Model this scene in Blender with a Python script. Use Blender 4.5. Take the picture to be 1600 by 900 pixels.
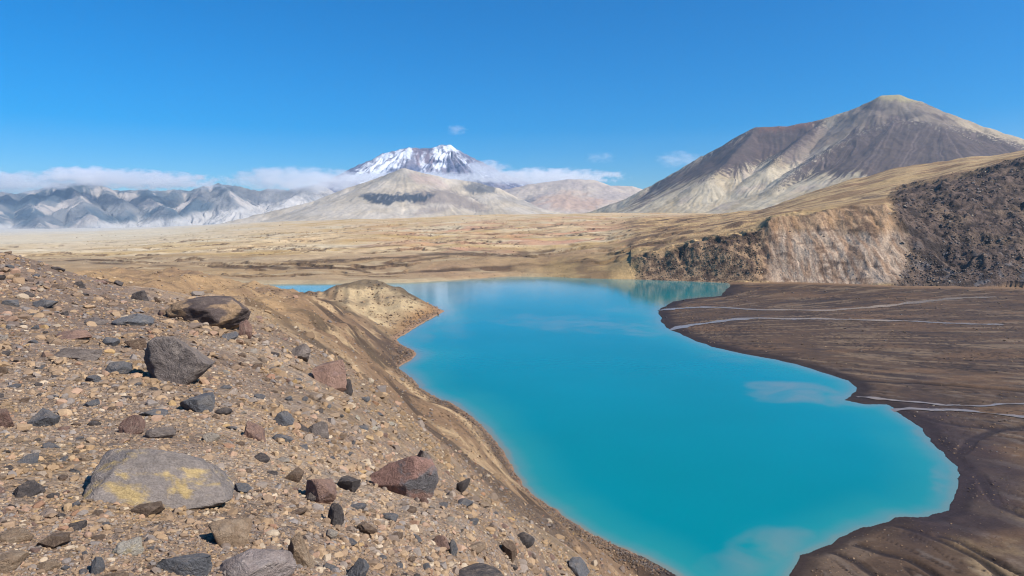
import bpy, math, random
import numpy as np
from mathutils import Vector

# ------------------------------------------------------------------ camera, light, exposure
SC = bpy.context.scene
for _o in list(bpy.data.objects):
    bpy.data.objects.remove(_o)
COL = SC.collection
F = 24.0 / 36.0 * 1600.0
PITCH = math.radians(5.25)
CAMZ = 35.0
cam_data = bpy.data.cameras.new('camera')
cam_data.lens = 24.0
cam_data.sensor_width = 36.0
cam_data.clip_start = 0.1
cam_data.clip_end = 60000.0
cam = bpy.data.objects.new('camera', cam_data)
cam.location = (0, 0, CAMZ)
cam.rotation_euler = (math.pi / 2 - PITCH, 0, 0)
COL.objects.link(cam)
SC.camera = cam

SUN_AZ = math.radians(116.0)      # clockwise from the viewing direction
SUN_EL = math.radians(43.0)
world = bpy.data.worlds.new('World')
SC.world = world
world.use_nodes = True
wn = world.node_tree
wn.nodes.clear()
w_out = wn.nodes.new('ShaderNodeOutputWorld')
w_bg = wn.nodes.new('ShaderNodeBackground')
w_hsv = wn.nodes.new('ShaderNodeHueSaturation')
w_sky = wn.nodes.new('ShaderNodeTexSky')
w_sky.sky_type = 'NISHITA'
w_sky.sun_disc = False
w_sky.sun_elevation = SUN_EL
w_sky.sun_rotation = SUN_AZ
w_sky.altitude = 0.0
w_sky.air_density = 1.0
w_sky.dust_density = 0.5
w_sky.ozone_density = 10.0
w_hsv.inputs['Saturation'].default_value = 1.42
w_hsv.inputs['Hue'].default_value = 0.498
w_bg.inputs['Strength'].default_value = 0.085
wn.links.new(w_sky.outputs[0], w_hsv.inputs['Color'])
wn.links.new(w_hsv.outputs[0], w_bg.inputs['Color'])
wn.links.new(w_bg.outputs[0], w_out.inputs['Surface'])

sun_data = bpy.data.lights.new('sun', 'SUN')
sun_data.energy = 4.2
sun_data.angle = math.radians(0.53)
sun_data.color = (1.0, 0.95, 0.87)
sun = bpy.data.objects.new('sun', sun_data)
_sd = Vector((math.sin(SUN_AZ) * math.cos(SUN_EL), math.cos(SUN_AZ) * math.cos(SUN_EL), math.sin(SUN_EL)))
sun.rotation_euler = _sd.to_track_quat('Z', 'Y').to_euler()
sun.location = (200, 100, 400)
COL.objects.link(sun)

SC.view_settings.view_transform = 'Standard'
SC.view_settings.look = 'None'
SC.view_settings.gamma = 1.0
SC.view_settings.use_curve_mapping = False
SC.view_settings.exposure = 0.75
SC.render.engine = 'CYCLES'
SC.cycles.use_denoising = True
SC.cycles.filter_width = 1.1
SC.cycles.denoising_input_passes = 'RGB_ALBEDO_NORMAL'
SC.cycles.denoising_prefilter = 'ACCURATE'
SC.cycles.max_bounces = 6
SC.cycles.diffuse_bounces = 2
SC.cycles.glossy_bounces = 2
SC.cycles.volume_bounces = 6
SC.cycles.transparent_max_bounces = 8

HAZE_DENSITY = 6.5e-5
KALB = 0.62                       # photo colour of sunlit flat ground -> albedo

# ------------------------------------------------------------------ numpy helpers
rng = np.random.default_rng(7)


def _hash(ix, iy, iz, seed):
    h = (ix.astype(np.uint32) * np.uint32(374761393) + iy.astype(np.uint32) * np.uint32(668265263)
         + iz.astype(np.uint32) * np.uint32(2147483647) + np.uint32((seed * 1274126177) & 0xffffffff))
    h = (h ^ (h >> np.uint32(13))) * np.uint32(1274126177)
    h = (h ^ (h >> np.uint32(16))) * np.uint32(2246822519)
    return h ^ (h >> np.uint32(15))


def n2(x, y, seed=0):
    x = np.asarray(x, np.float64); y = np.asarray(y, np.float64)
    x, y = np.broadcast_arrays(x, y)
    fx, fy = np.floor(x), np.floor(y)
    ix, iy = fx.astype(np.int64), fy.astype(np.int64)
    dx, dy = (x - fx).astype(np.float32), (y - fy).astype(np.float32)
    u = dx * dx * dx * (dx * (dx * 6 - 15) + 10)
    v = dy * dy * dy * (dy * (dy * 6 - 15) + 10)
    z0 = np.zeros_like(ix)

    def g(a, b):
        h = _hash(ix + a, iy + b, z0, seed)
        t = (h & np.uint32(1023)).astype(np.float32) * (2 * math.pi / 1024)
        return np.cos(t) * (dx - a) + np.sin(t) * (dy - b)
    a, b, c, d = g(0, 0), g(1, 0), g(0, 1), g(1, 1)
    return (a + u * (b - a) + v * ((c + u * (d - c)) - (a + u * (b - a)))) * 1.5


def n3(p, seed=0):
    p = np.asarray(p, np.float64)
    fl = np.floor(p)
    i = fl.astype(np.int64)
    d = (p - fl)
    w = d * d * d * (d * (d * 6 - 15) + 10)
    out = 0
    for a in (0, 1):
        for b in (0, 1):
            for c in (0, 1):
                h = _hash(i[:, 0] + a, i[:, 1] + b, i[:, 2] + c, seed)
                gx = ((h & np.uint32(255)).astype(np.float64) / 127.5 - 1)
                gy = (((h >> np.uint32(8)) & np.uint32(255)).astype(np.float64) / 127.5 - 1)
                gz = (((h >> np.uint32(16)) & np.uint32(255)).astype(np.float64) / 127.5 - 1)
                dot = gx * (d[:, 0] - a) + gy * (d[:, 1] - b) + gz * (d[:, 2] - c)
                wt = (w[:, 0] if a else 1 - w[:, 0]) * (w[:, 1] if b else 1 - w[:, 1]) * (w[:, 2] if c else 1 - w[:, 2])
                out = out + wt * dot
    return out


def fb2(x, y, oct=4, seed=0, gain=0.5):
    s, a = 0, 1.0
    for k in range(oct):
        s = s + a * n2(x * 2 ** k + 17.3 * k, y * 2 ** k - 9.1 * k, seed + k)
        a *= gain
    return s


def ridged(x, y, oct=3, seed=0):
    s, a = 0, 1.0
    for k in range(oct):
        s = s + a * (1 - np.abs(n2(x * 2 ** k + 3.7 * k, y * 2 ** k + 8.1 * k, seed + k)) * 2)
        a *= 0.5
    return s


def ss(a, b, x):
    t = np.clip((np.asarray(x) - a) / (b - a), 0, 1)
    return t * t * (3 - 2 * t)


def lin(r, g, b):
    c = np.array([r, g, b], float) / 255.0
    return np.where(c <= 0.04045, c / 12.92, ((c + 0.055) / 1.055) ** 2.4)


def alb(r, g, b, k=None):
    return np.minimum(lin(r, g, b) * (KALB if k is None else k), 0.85)


CP, SP = math.cos(PITCH), math.sin(PITCH)


def ray(px, py):
    u = (np.asarray(px, float) - 800) / F
    v = (450 - np.asarray(py, float)) / F
    dx, dy, dz = u, CP + v * SP, -SP + v * CP
    h = np.hypot(dx, dy)
    return np.arctan2(dx, dy), dz / h          # bearing, slope per horizontal metre


def project(x, y, z):
    zz = z - CAMZ
    dep = np.maximum(y * CP - zz * SP, 1e-3)
    return 800 + F * x / dep, 450 - F * (y * SP + zz * CP) / dep


def at_z(px, py, z=0.0):
    th, m = ray(px, py)
    d = (z - CAMZ) / m
    return d * np.sin(th), d * np.cos(th)


def at_d(px, py, D):
    th, m = ray(px, py)
    return D * np.sin(th), D * np.cos(th), CAMZ + m * D


def poly_sd(px, py, poly):
    """signed distance to a closed polygon, positive outside"""
    P = np.asarray(poly, float)
    Q = np.roll(P, -1, 0)
    best = np.full(px.shape, 1e18)
    inside = np.zeros(px.shape, bool)
    for (ax, ay), (bx, by) in zip(P, Q):
        ex, ey = bx - ax, by - ay
        t = np.clip(((px - ax) * ex + (py - ay) * ey) / max(ex * ex + ey * ey, 1e-12), 0, 1)
        d = (px - ax - t * ex) ** 2 + (py - ay - t * ey) ** 2
        np.minimum(best, d, out=best)
        c = (ay > py) != (by > py)
        if abs(by - ay) > 1e-12:
            inside ^= c & (px < (bx - ax) * (py - ay) / (by - ay) + ax)
    return np.where(inside, -1.0, 1.0) * np.sqrt(best)


def line_d(px, py, line):
    best = np.full(px.shape, 1e18)
    for (ax, ay), (bx, by) in zip(line[:-1], line[1:]):
        ex, ey = bx - ax, by - ay
        t = np.clip(((px - ax) * ex + (py - ay) * ey) / max(ex * ex + ey * ey, 1e-12), 0, 1)
        np.minimum(best, (px - ax - t * ex) ** 2 + (py - ay - t * ey) ** 2, out=best)
    return np.sqrt(best)


def mix(c0, c1, t):
    return c0 + (c1 - c0) * np.asarray(t)[..., None]


# ------------------------------------------------------------------ blender helpers
def tag(o, label=None, cat=None, group=None, kind=None):
    if label: o['label'] = label
    if cat: o['category'] = cat
    if group: o['group'] = group
    if kind: o['kind'] = kind
    return o


def mesh_np(name, V, Fc, mat, col=None, smooth=True, attrs=None):
    """V (n,3), Fc (m,3|4) -> one linked mesh object with an optional colour attribute"""
    me = bpy.data.meshes.new(name)
    V = np.ascontiguousarray(V, np.float32); Fc = np.ascontiguousarray(Fc, np.int32)
    k = Fc.shape[1]
    me.vertices.add(len(V)); me.vertices.foreach_set('co', V.ravel())
    me.loops.add(Fc.size); me.loops.foreach_set('vertex_index', Fc.ravel())
    me.polygons.add(len(Fc))
    me.polygons.foreach_set('loop_start', np.arange(0, Fc.size, k, dtype=np.int32))
    me.polygons.foreach_set('use_smooth', np.full(len(Fc), smooth, bool))
    me.update(calc_edges=True)
    if col is not None:
        a = me.color_attributes.new('Col', 'FLOAT_COLOR', 'POINT')
        c4 = np.ones((len(V), 4), np.float32); c4[:, :3] = np.clip(col, 0, 1)
        a.data.foreach_set('color', c4.ravel())
    for nm, val in (attrs or {}).items():
        a = me.attributes.new(nm, 'FLOAT', 'POINT')
        a.data.foreach_set('value', np.ascontiguousarray(val, np.float32))
    me.materials.append(mat)
    o = bpy.data.objects.new(name, me)
    COL.objects.link(o)
    return o


class NT:
    def __init__(self, name, rough=0.9, spec=0.2):
        self.m = bpy.data.materials.new(name)
        self.m.use_nodes = True
        self.t = self.m.node_tree
        self.t.nodes.clear()
        self.out = self.t.nodes.new('ShaderNodeOutputMaterial')
        self.b = self.t.nodes.new('ShaderNodeBsdfPrincipled')
        self.b.inputs['Roughness'].default_value = rough
        self.b.inputs['Specular IOR Level'].default_value = spec
        self.t.links.new(self.b.outputs[0], self.out.inputs['Surface'])

    def n(self, typ, **kw):
        nd = self.t.nodes.new('ShaderNode' + typ)
        for k, v in kw.items():
            if k.startswith('i_'):
                nd.inputs[k[2:].replace('_', ' ')].default_value = v
            else:
                setattr(nd, k, v)
        return nd

    def l(self, a, b):
        self.t.links.new(a, b)

    def math(self, op, a, b=None, c=None):
        nd = self.n('Math', operation=op)
        for k, v in enumerate((a, b, c)):
            if v is None: continue
            if isinstance(v, (int, float)): nd.inputs[k].default_value = v
            else: self.l(v, nd.inputs[k])
        return nd.outputs[0]

    def noise(self, vec, scale, detail=6.0, rough=0.6, dist=0.0):
        nd = self.n('TexNoise')
        nd.inputs['Scale'].default_value = scale
        nd.inputs['Detail'].default_value = detail
        nd.inputs['Roughness'].default_value = rough
        nd.inputs['Distortion'].default_value = dist
        self.l(vec, nd.inputs['Vector'])
        return nd.outputs['Fac']

    def rng(self, v, a, b, c, d, smooth=False):
        nd = self.n('MapRange')
        if smooth: nd.interpolation_type = 'SMOOTHSTEP'
        self.l(v, nd.inputs[0])
        for k, x in enumerate((a, b, c, d)): nd.inputs[k + 1].default_value = x
        return nd.outputs[0]

    def mixc(self, fac, a, b, mode='MIX'):
        nd = self.n('Mix', data_type='RGBA', blend_type=mode)
        for sock, v in ((nd.inputs[0], fac), (nd.inputs[6], a), (nd.inputs[7], b)):
            if isinstance(v, (int, float)): sock.default_value = v
            elif isinstance(v, (tuple, list, np.ndarray)): sock.default_value = (*[float(q) for q in v][:3], 1)
            else: self.l(v, sock)
        return nd.outputs[2]

    def mapping(self, vec, scale=(1, 1, 1), rot=(0, 0, 0)):
        nd = self.n('Mapping')
        nd.inputs['Scale'].default_value = scale
        nd.inputs['Rotation'].default_value = rot
        self.l(vec, nd.inputs['Vector'])
        return nd.outputs[0]

    def bump(self, h, strength, dist):
        nd = self.n('Bump')
        nd.inputs['Strength'].default_value = strength
        nd.inputs['Distance'].default_value = dist
        self.l(h, nd.inputs['Height'])
        return nd.outputs[0]


def grain(nt, colour, vec, layers):
    """multiply a colour by several scales of noise: (scale, amount, detail)"""
    v = None
    for sc, amt, det in layers:
        f = nt.rng(nt.noise(vec, sc, det, 0.62), 0.25, 0.75, 1 - amt, 1 + amt)
        v = f if v is None else nt.math('MULTIPLY', v, f)
    nd = nt.n('VectorMath', operation='SCALE')
    nt.l(colour, nd.inputs[0]); nt.l(v, nd.inputs['Scale'])
    return nd.outputs[0]


def ground_material(name, layers, bumps, stretch=(1, 1, 1), rough=0.93):
    nt = NT(name, rough, 0.15)
    tc = nt.n('TexCoord').outputs['Object']
    a = nt.n('Attribute', attribute_name='Col').outputs['Color']
    vec = nt.mapping(tc, stretch)
    nt.l(grain(nt, a, vec, layers), nt.b.inputs['Base Color'])
    h = None
    for sc, amt, det in bumps:
        x = nt.math('MULTIPLY', nt.noise(vec, sc, det, 0.65), amt)
        h = x if h is None else nt.math('ADD', h, x)
    nt.l(nt.bump(h, 1.0, 1.0), nt.b.inputs['Normal'])
    return nt.m


# gravel slope: coloured pebble cells at three sizes over the soil colour
nt = NT('gravel_slope', 0.92, 0.15)
tc = nt.n('TexCoord').outputs['Object']
a = nt.n('Attribute', attribute_name='Col').outputs['Color']
warp = nt.n('TexNoise'); warp.inputs['Scale'].default_value = 9.0; warp.inputs['Detail'].default_value = 3.0
nt.l(tc, warp.inputs['Vector'])
wv = nt.n('VectorMath', operation='MULTIPLY_ADD')
nt.l(warp.outputs['Color'], wv.inputs[0]); wv.inputs[1].default_value = (0.06, 0.06, 0.06); nt.l(tc, wv.inputs[2])
near = nt.n('Attribute', attribute_name='near').outputs['Fac']
c = a
hsum = None
for sc, amt, hh in ((4.5, 0.30, 0.035), (15.0, 0.45, 0.022), (46.0, 0.5, 0.009)):
    vo = nt.n('TexVoronoi', feature='F1'); vo.inputs['Scale'].default_value = sc
    vo.inputs['Randomness'].default_value = 1.0
    nt.l(wv.outputs[0], vo.inputs['Vector'])
    r = nt.n('SeparateColor'); nt.l(vo.outputs['Color'], r.inputs[0])
    ramp = nt.n('ValToRGB')
    els = ramp.color_ramp.elements
    pal = [(0.0, (90, 80, 76)), (0.18, (128, 112, 98)), (0.4, (158, 134, 110)), (0.6, (178, 146, 118)), (0.76, (152, 142, 136)), (0.88, (196, 160, 134)), (1.0, (222, 204, 178))]
    els[0].position = 0; els[1].position = 1
    for k in range(len(pal) - 2): els.new(0.5)
    for e, (p, q) in zip(els, pal):
        e.position = p; e.color = (*alb(*q), 1)
    nt.l(r.outputs[0], ramp.inputs[0])
    # a stone shows only in some cells
    sel = nt.math('MULTIPLY', nt.math('GREATER_THAN', r.outputs[1], 0.35), amt)
    sel = nt.math('MULTIPLY', sel, near)
    c = nt.mixc(sel, c, ramp.outputs[0])
    gap = nt.rng(vo.outputs['Distance'], 0.45, 0.95, 1.0, 0.0)
    h = nt.math('MULTIPLY', nt.math('MULTIPLY', gap, nt.math('ADD', r.outputs[2], 0.3)), hh)
    hsum = h if hsum is None else nt.math('ADD', hsum, h)
nt.l(grain(nt, c, tc, ((0.35, 0.22, 7.0), (2.2, 0.28, 8.0), (60.0, 0.22, 6.0))), nt.b.inputs['Base Color'])
hsum = nt.math('ADD', hsum, nt.math('MULTIPLY', nt.noise(tc, 25.0, 8.0, 0.7), 0.02))
hsum = nt.math('ADD', hsum, nt.math('MULTIPLY', nt.noise(tc, 1.2, 8.0, 0.7), 0.25))
nt.l(nt.bump(hsum, 0.9, 1.0), nt.b.inputs['Normal'])
M_SLOPE = nt.m

M_PLAIN = ground_material('pumice_plain', ((0.02, 0.10, 6.0), (0.12, 0.16, 8.0), (0.9, 0.14, 5.0)), ((0.06, 1.8, 8.0), (0.5, 0.4, 5.0)))
M_MUD = ground_material('wet_mud', ((0.05, 0.14, 7.0), (0.4, 0.22, 9.0), (3.0, 0.22, 6.0)), ((0.4, 0.16, 9.0), (3.0, 0.04, 6.0)), rough=0.8)
M_CLIFF = ground_material('eroded_ash_cliff', ((0.05, 0.14, 6.0), (0.25, 0.26, 8.0), (1.2, 0.26, 6.0)), ((0.12, 2.2, 9.0), (0.7, 0.7, 6.0)), stretch=(1, 1, 0.3))
M_LAVA = ground_material('dark_lava_rubble', ((0.05, 0.12, 6.0), (0.3, 0.30, 8.0), (1.0, 0.38, 6.0)), ((0.15, 2.4, 9.0), (0.8, 0.9, 6.0)))
M_MOUNT = ground_material('mountain_scree', ((0.004, 0.10, 6.0), (0.02, 0.14, 8.0), (0.1, 0.14, 6.0)), ((0.012, 3.0, 9.0), (0.08, 0.8, 6.0)))
M_FAR = ground_material('far_mountain_rock', ((0.002, 0.12, 6.0), (0.01, 0.18, 8.0)), ((0.006, 36.0, 9.0),))

# ------------------------------------------------------------------ lake outline (metres, on the water plane)
lake_px = [(1043, 891), (1008, 871), (968, 855), (927, 836), (895, 816), (872, 797), (849, 784), (829, 770), (812, 747), (797, 724),
           (786, 703), (771, 686), (751, 663), (728, 644), (708, 631), (683, 622), (663, 610), (654, 606), (649, 596), (637, 586), (627, 580), (621, 575),
           (631, 568), (642, 563), (650, 555), (646, 547), (634, 543), (624, 536), (620, 531), (637, 520), (657, 507), (680, 494),
           (695, 486), (684, 480), (660, 473), (630, 468), (600, 464), (560, 463), (519, 465), (504, 465), (467, 462), (438, 456), (415, 450), (403, 447),
           (409, 444.5), (452, 443.5), (553, 443), (634, 442), (690, 439), (750, 435), (793, 432), (865, 432.5), (923, 435), (990, 436.5),
           (1068, 439), (1137, 442), (1141, 446), (1127, 462), (1075, 467), (1052, 471), (1030, 484), (1032, 501), (1041, 512), (1067, 524),
           (1112, 542), (1157, 552), (1195, 559), (1244, 569), (1292, 584), (1326, 595), (1339, 606), (1337, 612), (1330, 619), (1319, 625),
           (1352, 632), (1386, 632), (1412, 651), (1442, 670), (1453, 690), (1477, 713), (1497, 730), (1497, 760), (1483, 797), (1450, 807),
           (1400, 808), (1377, 818), (1333, 830), (1310, 840), (1300, 850), (1273, 860), (1250, 867), (1243, 883), (1233, 898), (1215, 930), (1160, 955), (1100, 930)]
LAKE = np.array([at_z(a, b) for a, b in lake_px])
# a natural outline: subdivide and jitter
_L = []
for k in range(len(LAKE)):
    p, q = LAKE[k], LAKE[(k + 1) % len(LAKE)]
    nseg = max(1, min(5, int(np.hypot(*(q - p)) / (0.014 * np.hypot(*p)))))
    for j in range(nseg):
        s = p + (q - p) * j / nseg
        if j:
            s = s + rng.normal(0, 0.0016, 2) * np.hypot(*p)
        _L.append(s)
LAKE = np.array(_L)

# ------------------------------------------------------------------ terrain grid in polar form
TH = np.radians(np.linspace(-47, 47, 1080))


def lnseg(a, b, st):
    n = max(2, int(round(math.log(b / a) / st)))
    return np.linspace(math.log(a), math.log(b), n, endpoint=False)


LD = np.concatenate([lnseg(1.2, 30, .0105), lnseg(30, 360, .0045), lnseg(360, 540, .0012), lnseg(540, 1000, .004), lnseg(1000, 16000, .02)])
DD = np.exp(LD)
NT_, ND = len(TH), len(LD)
G_t, G_d = np.meshgrid(TH, DD)          # rows = range, columns = bearing
X = G_d * np.sin(G_t); Y = G_d * np.cos(G_t)

# --- near hillside: thin plate spline of log(drop below the eye) over (bearing, log range)
ctl = [(-300, 900, 3.3), (0, 900, 3.2), (200, 900, 3.1), (400, 900, 3.2), (550, 900, 3.6), (700, 900, 4.6), (800, 900, 6.0), (870, 900, 9), (930, 900, 18), (985, 898, 48),
       (-300, 750, 4.5), (0, 750, 4.6), (300, 750, 4.8), (500, 750, 5.6), (600, 750, 7), (680, 750, 10), (725, 750, 17), (760, 745, 45), (785, 740, 80),
       (0, 660, 6.5), (300, 660, 6.6), (500, 660, 8.3), (600, 660, 12), (640, 660, 19), (690, 655, 60), (715, 650, 95),
       (830, 820, 14), (865, 812, 42), (800, 820, 8), (700, 820, 5.6), (770, 790, 14), (815, 780, 50),
       (-300, 600, 8), (0, 600, 8.5), (200, 600, 8.6), (400, 600, 10), (500, 600, 13), (550, 605, 19), (590, 600, 50), (630, 598, 115),
       (-300, 480, 13), (0, 500, 13.5), (200, 500, 14.5), (300, 500, 15.5), (380, 510, 18), (430, 520, 26), (480, 530, 45), (540, 540, 85), (590, 555, 130),
       (450, 500, 65), (510, 500, 120), (560, 520, 150), (600, 540, 170),
       (590, 444, 300), (553, 449, 298), (620, 447, 300), (645, 460, 297), (670, 474, 288), (580, 490, 250), (625, 500, 245), (530, 480, 200), (480, 475, 160), (520, 466, 262), (600, 512, 225),
       (420, 465, 120), (380, 455, 110), (380, 445, 190), (403, 449, 380), (438, 459, 340), (470, 465, 315), (504, 468, 305), (440, 475, 110),
       (-300, 372, 24), (-100, 380, 25), (0, 392, 26), (50, 406, 27), (100, 424, 28), (150, 443, 28), (200, 459, 27), (240, 467, 25),
       (0, 440, 19), (100, 455, 19), (0, 470, 16), (150, 480, 17),
       (300, 470, 35), (300, 452, 80), (300, 440, 160), (300, 430, 270), (200, 440, 200), (200, 426, 330), (350, 465, 55)]
pts = []
for a_, b_, d_ in ctl:
    th, m = ray(a_, b_)
    pts.append((float(th), math.log(d_), math.log(max(-m * d_, 0.05))))
for a_, d_, drop in [(0, 1.2, 1.68), (400, 1.2, 1.7), (700, 1.2, 1.78), (1000, 1.2, 2.0), (1000, 3, 3.2), (1000, 8, 7), (1000, 25, 19), (1200, 8, 8), (1200, 25, 21), (1200, 45, 31),
                     (1600, 1.2, 2.2), (1600, 5, 5), (1600, 20, 18), (1600, 35, 29), (1900, 5, 5), (1900, 35, 29), (-300, 1.2, 1.66),
                     (-300, 60, 2.6), (0, 60, 4.4), (100, 60, 6.3), (200, 60, 7.3), (-300, 200, 12), (0, 200, 14), (100, 200, 15),
                     (-300, 450, 28), (0, 450, 28), (200, 450, 28), (400, 450, 30), (0, 320, 22), (600, 420, 36), (700, 380, 36)]:
    th, m = ray(a_, 450)
    pts.append((float(th), math.log(d_), math.log(drop)))
pts = np.array(pts)
TS = 2.2
cx, cy, cv = pts[:, 0] * TS, pts[:, 1], pts[:, 2]


def tps_k(r2):
    return 0.5 * r2 * np.log(r2 + 1e-12)


A = tps_k((cx[:, None] - cx) ** 2 + (cy[:, None] - cy) ** 2) + np.eye(len(cx)) * 1e-4
Pm = np.stack([np.ones_like(cx), cx, cy], 1)
sol = np.linalg.solve(np.block([[A, Pm], [Pm.T, np.zeros((3, 3))]]), np.concatenate([cv, [0, 0, 0]]))
nrow_hill = int(np.searchsorted(DD, 620))
gx = (G_t[:nrow_hill] * TS).astype(np.float32); gy = np.log(G_d[:nrow_hill]).astype(np.float32)
H = np.full(gx.shape, sol[-3], np.float32) + sol[-2].astype(np.float32) * gx + sol[-1].astype(np.float32) * gy
for w_, a_, b_ in zip(sol[:-3].astype(np.float32), cx.astype(np.float32), cy.astype(np.float32)):
    r2 = (gx - a_) ** 2 + (gy - b_) ** 2
    H += w_ * 0.5 * r2 * np.log(r2 + 1e-12)
Z_hill = np.full(X.shape, -5.0)
Z_hill[:nrow_hill] = CAMZ - np.exp(np.clip(H, -2, 4.2))

# --- far land: curves of constant rank across the picture, knots along each bearing
ST = [-300, -100, 0, 200, 400, 550, 700, 850, 950, 1000, 1060, 1130, 1185, 1200, 1250, 1320, 1380, 1402, 1425, 1500, 1600, 1750, 1900]
zk = lambda py, z: (py, -z)
KN = [
    [zk(430, 4), zk(430, 4), zk(430, 4), zk(429, 4), zk(441, .8), zk(441, .8), zk(437, .8), zk(430, .8), zk(434, .8), zk(436, .8), zk(437.5, .8), zk(440, .8), zk(441, .9), zk(441, .9), zk(442, .9), zk(445, .9), zk(447, 1), zk(448, 1), zk(448.5, 1), zk(450, 1), zk(452, 1), zk(455, 1), zk(458, 1)],
    [zk(416, 5), zk(416, 5), zk(416, 5), zk(416, 5), zk(425, 2), zk(424, 2), zk(425, 2), (424, 490), (421, 465), (404, 456), (389, 450), (376, 442), (368, 438), (347, 440), (338, 440), (329, 436), (322, 428), (345, 420), (385, 404), (402, 398), (405, 392), (405, 388), (405, 385)],
    [zk(404, 6), zk(404, 6), zk(404, 6), zk(404, 6), zk(413, 5), zk(409, 7), zk(406, 9), (404, 540), (396, 530), (384, 510), (370, 505), (354, 505), (342, 505), (339, 500), (331, 490), (322, 490), (315, 490), (318, 475), (330, 455), (345, 450), (335, 460), (330, 460), (320, 460)],
    [zk(385, 8), zk(385, 8), zk(385, 8), zk(386, 9), zk(384, 14), zk(375, 19), zk(366, 24), (361, 850), (357, 850), (352, 810), (348, 750), (340, 740), (333, 700), (331, 690), (324, 650), (312, 640), (299, 630), (295, 625), (290, 620), (273, 610), (252, 600), (222, 600), (195, 600)],
    [(364, 2600), (364, 2600), (363, 2600), (358, 2600), (348, 2300), (343, 1900), (338, 1700), (334, 1700), (333, 1700), (333, 1600), (333.5, 1500), (332, 1150), (329, 920), (324, 900), (304, 880), (281, 880), (266, 880), (262, 880), (258, 880), (247, 900), (234, 900), (212, 900), (190, 900)],
]
st_th = np.array([float(ray(p, 400)[0]) for p in ST])
kd, kz = [], []
for row in KN:
    d_, z_ = [], []
    for p, (py, q) in zip(ST, row):
        m = float(ray(p, py)[1])
        if q < 0:
            z_.append(-q); d_.append((-q - CAMZ) / m)
        else:
            q = q / math.cos(float(ray(p, py)[0]))
            d_.append(q); z_.append(CAMZ + m * q)
    kd.append(np.interp(TH, st_th, np.log(d_)))
    kz.append(np.interp(TH, st_th, z_))
hilly = ss(1130, 1260, 800 + F * np.tan(TH))
kd.append(np.log(np.exp(kd[4]) * 1.5)); kz.append(kz[4] * (1 - 0.35 * hilly) + 0)
kd.append(np.full_like(TH, math.log(5000))); kz.append(np.interp(TH, st_th, [8] * 3 + [14, 30, 40, 50, 55, 55] + [50] * 14))
kd.append(np.full_like(TH, math.log(16500))); kz.append(kz[-1] * 0.5)
KD = np.array(kd); KZ = np.array(kz)
# small wander of the curves so that edges are not ruled lines
for k in range(1, 5):
    KD[k] += 0.006 * fb2(TH * 16, np.full_like(TH, k * 7.7), 3, 50 + k)
    KZ[k] *= 1 + 0.015 * fb2(TH * 20, np.full_like(TH, k * 3.3), 4, 70 + k)
Z_far = np.empty(X.shape)
lD = np.log(G_d)
warpD = 0.006 * fb2(X / 22, Y / 22, 4, 91)            # gullies and bites in the bank edges
for j in range(NT_):
    Z_far[:, j] = np.interp(LD + warpD[:, j], KD[:, j], KZ[:, j], left=-3)
# soften creases along the bearing
ker = np.array([1, 2, 3, 2, 1.]) / 9
Z_far = np.apply_along_axis(lambda r: np.convolve(np.pad(r, 2, 'edge'), ker, 'valid'), 1, Z_far)

# --- combine
sd = np.full(X.shape, 400.0)
nr = int(np.searchsorted(DD, 640))
sd[:nr] = poly_sd(X[:nr], Y[:nr], LAKE)
PX = 800 + F * np.tan(G_t)
w_far = ss(math.log(385), math.log(408), lD)
base_d = KD[0][None, :]
mud_zone = (PX > 1005) & (lD < base_d + 0.0) & (G_d > 30)
z_mud = np.clip(1.4 * (1 - np.exp(-np.maximum(sd, 0) / 40)) + 0.35 * ss(0, 2.5, sd) + 0.10 * n2(X / 30, Y / 30, 5), 0.02, None)
hill_land = Z_hill * (1 - w_far) + Z_far * w_far
right = ss(1000, 1020, PX)
far_right = np.maximum(Z_far, z_mud)
near_right = np.maximum(Z_hill, z_mud) * 1.0
rr = np.where(G_d < 60, near_right, far_right)
ZL = np.where(PX > 1005, rr, hill_land)
ZL = np.where((PX > 690) & (PX <= 1005) & (G_d > 380), Z_far, ZL)
is_mud = (PX > 1005) & (z_mud >= np.where(G_d < 60, Z_hill, Z_far) - 0.001) & (G_d < 600)
is_far = (~is_mud) & (lD > np.where(PX < 720, math.log(400), base_d - 0.02))
is_hill = (~is_mud) & (~is_far)

# roughness of the land, octave by octave, each only where it is a sane size for its range
px_all, py_all = project(X, Y, ZL)
lava = ss(1388, 1410, PX + 7 * fb2(X / 10, Y / 10, 4, 3) - 26 * np.sin(math.pi * np.clip(ZL / 36, 0, 1)) + 8) * is_far * ss(0.06, -0.05, lD - KD[3] + 0.02 * n2(X / 25, Y / 25, 8))
between = (lD > KD[0]) & (lD < KD[2] + 0.03)
cliffy = is_far * (PX > 985) * between * (1 - lava)
rough = np.zeros(X.shape)
for k in range(0, 13):
    lam = 0.06 * 2 ** k
    wgt = ss(0.006, 0.012, lam / G_d) * ss(0.30, 0.10, lam / G_d)
    if wgt.max() <= 0: continue
    amp = 0.030 * lam
    rough += wgt * amp * n2(X / lam, Y / lam, 100 + k)
amp_map = np.where(is_mud, 0.015, np.where(is_hill, 1.0 + 1.2 * ss(25, 60, G_d), 0.55)) + 1.8 * lava + 1.3 * cliffy
Z = ZL + rough * amp_map
# clumpy lava
for lam, am in ((22, 3.0), (9, 1.3), (3.5, .7)):
    Z += lava * ss(0.0, 0.05, lD - KD[0]) * am * (ridged(X / lam, Y / lam, 2, 33) - 0.6)
# gullied ash cliff
gul = ridged((X + 0.15 * Y + 5 * fb2(X / 14, Y / 14, 3, 13)) / 7.0, Y / 25 + Z / 30, 4, 12)
Z += cliffy * ss(0, .02, lD - KD[0]) * ss(0.06, 0.0, lD - KD[1]) * np.where(PX > 1200, 0.7, 1.5) * (gul - 0.8)
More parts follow.
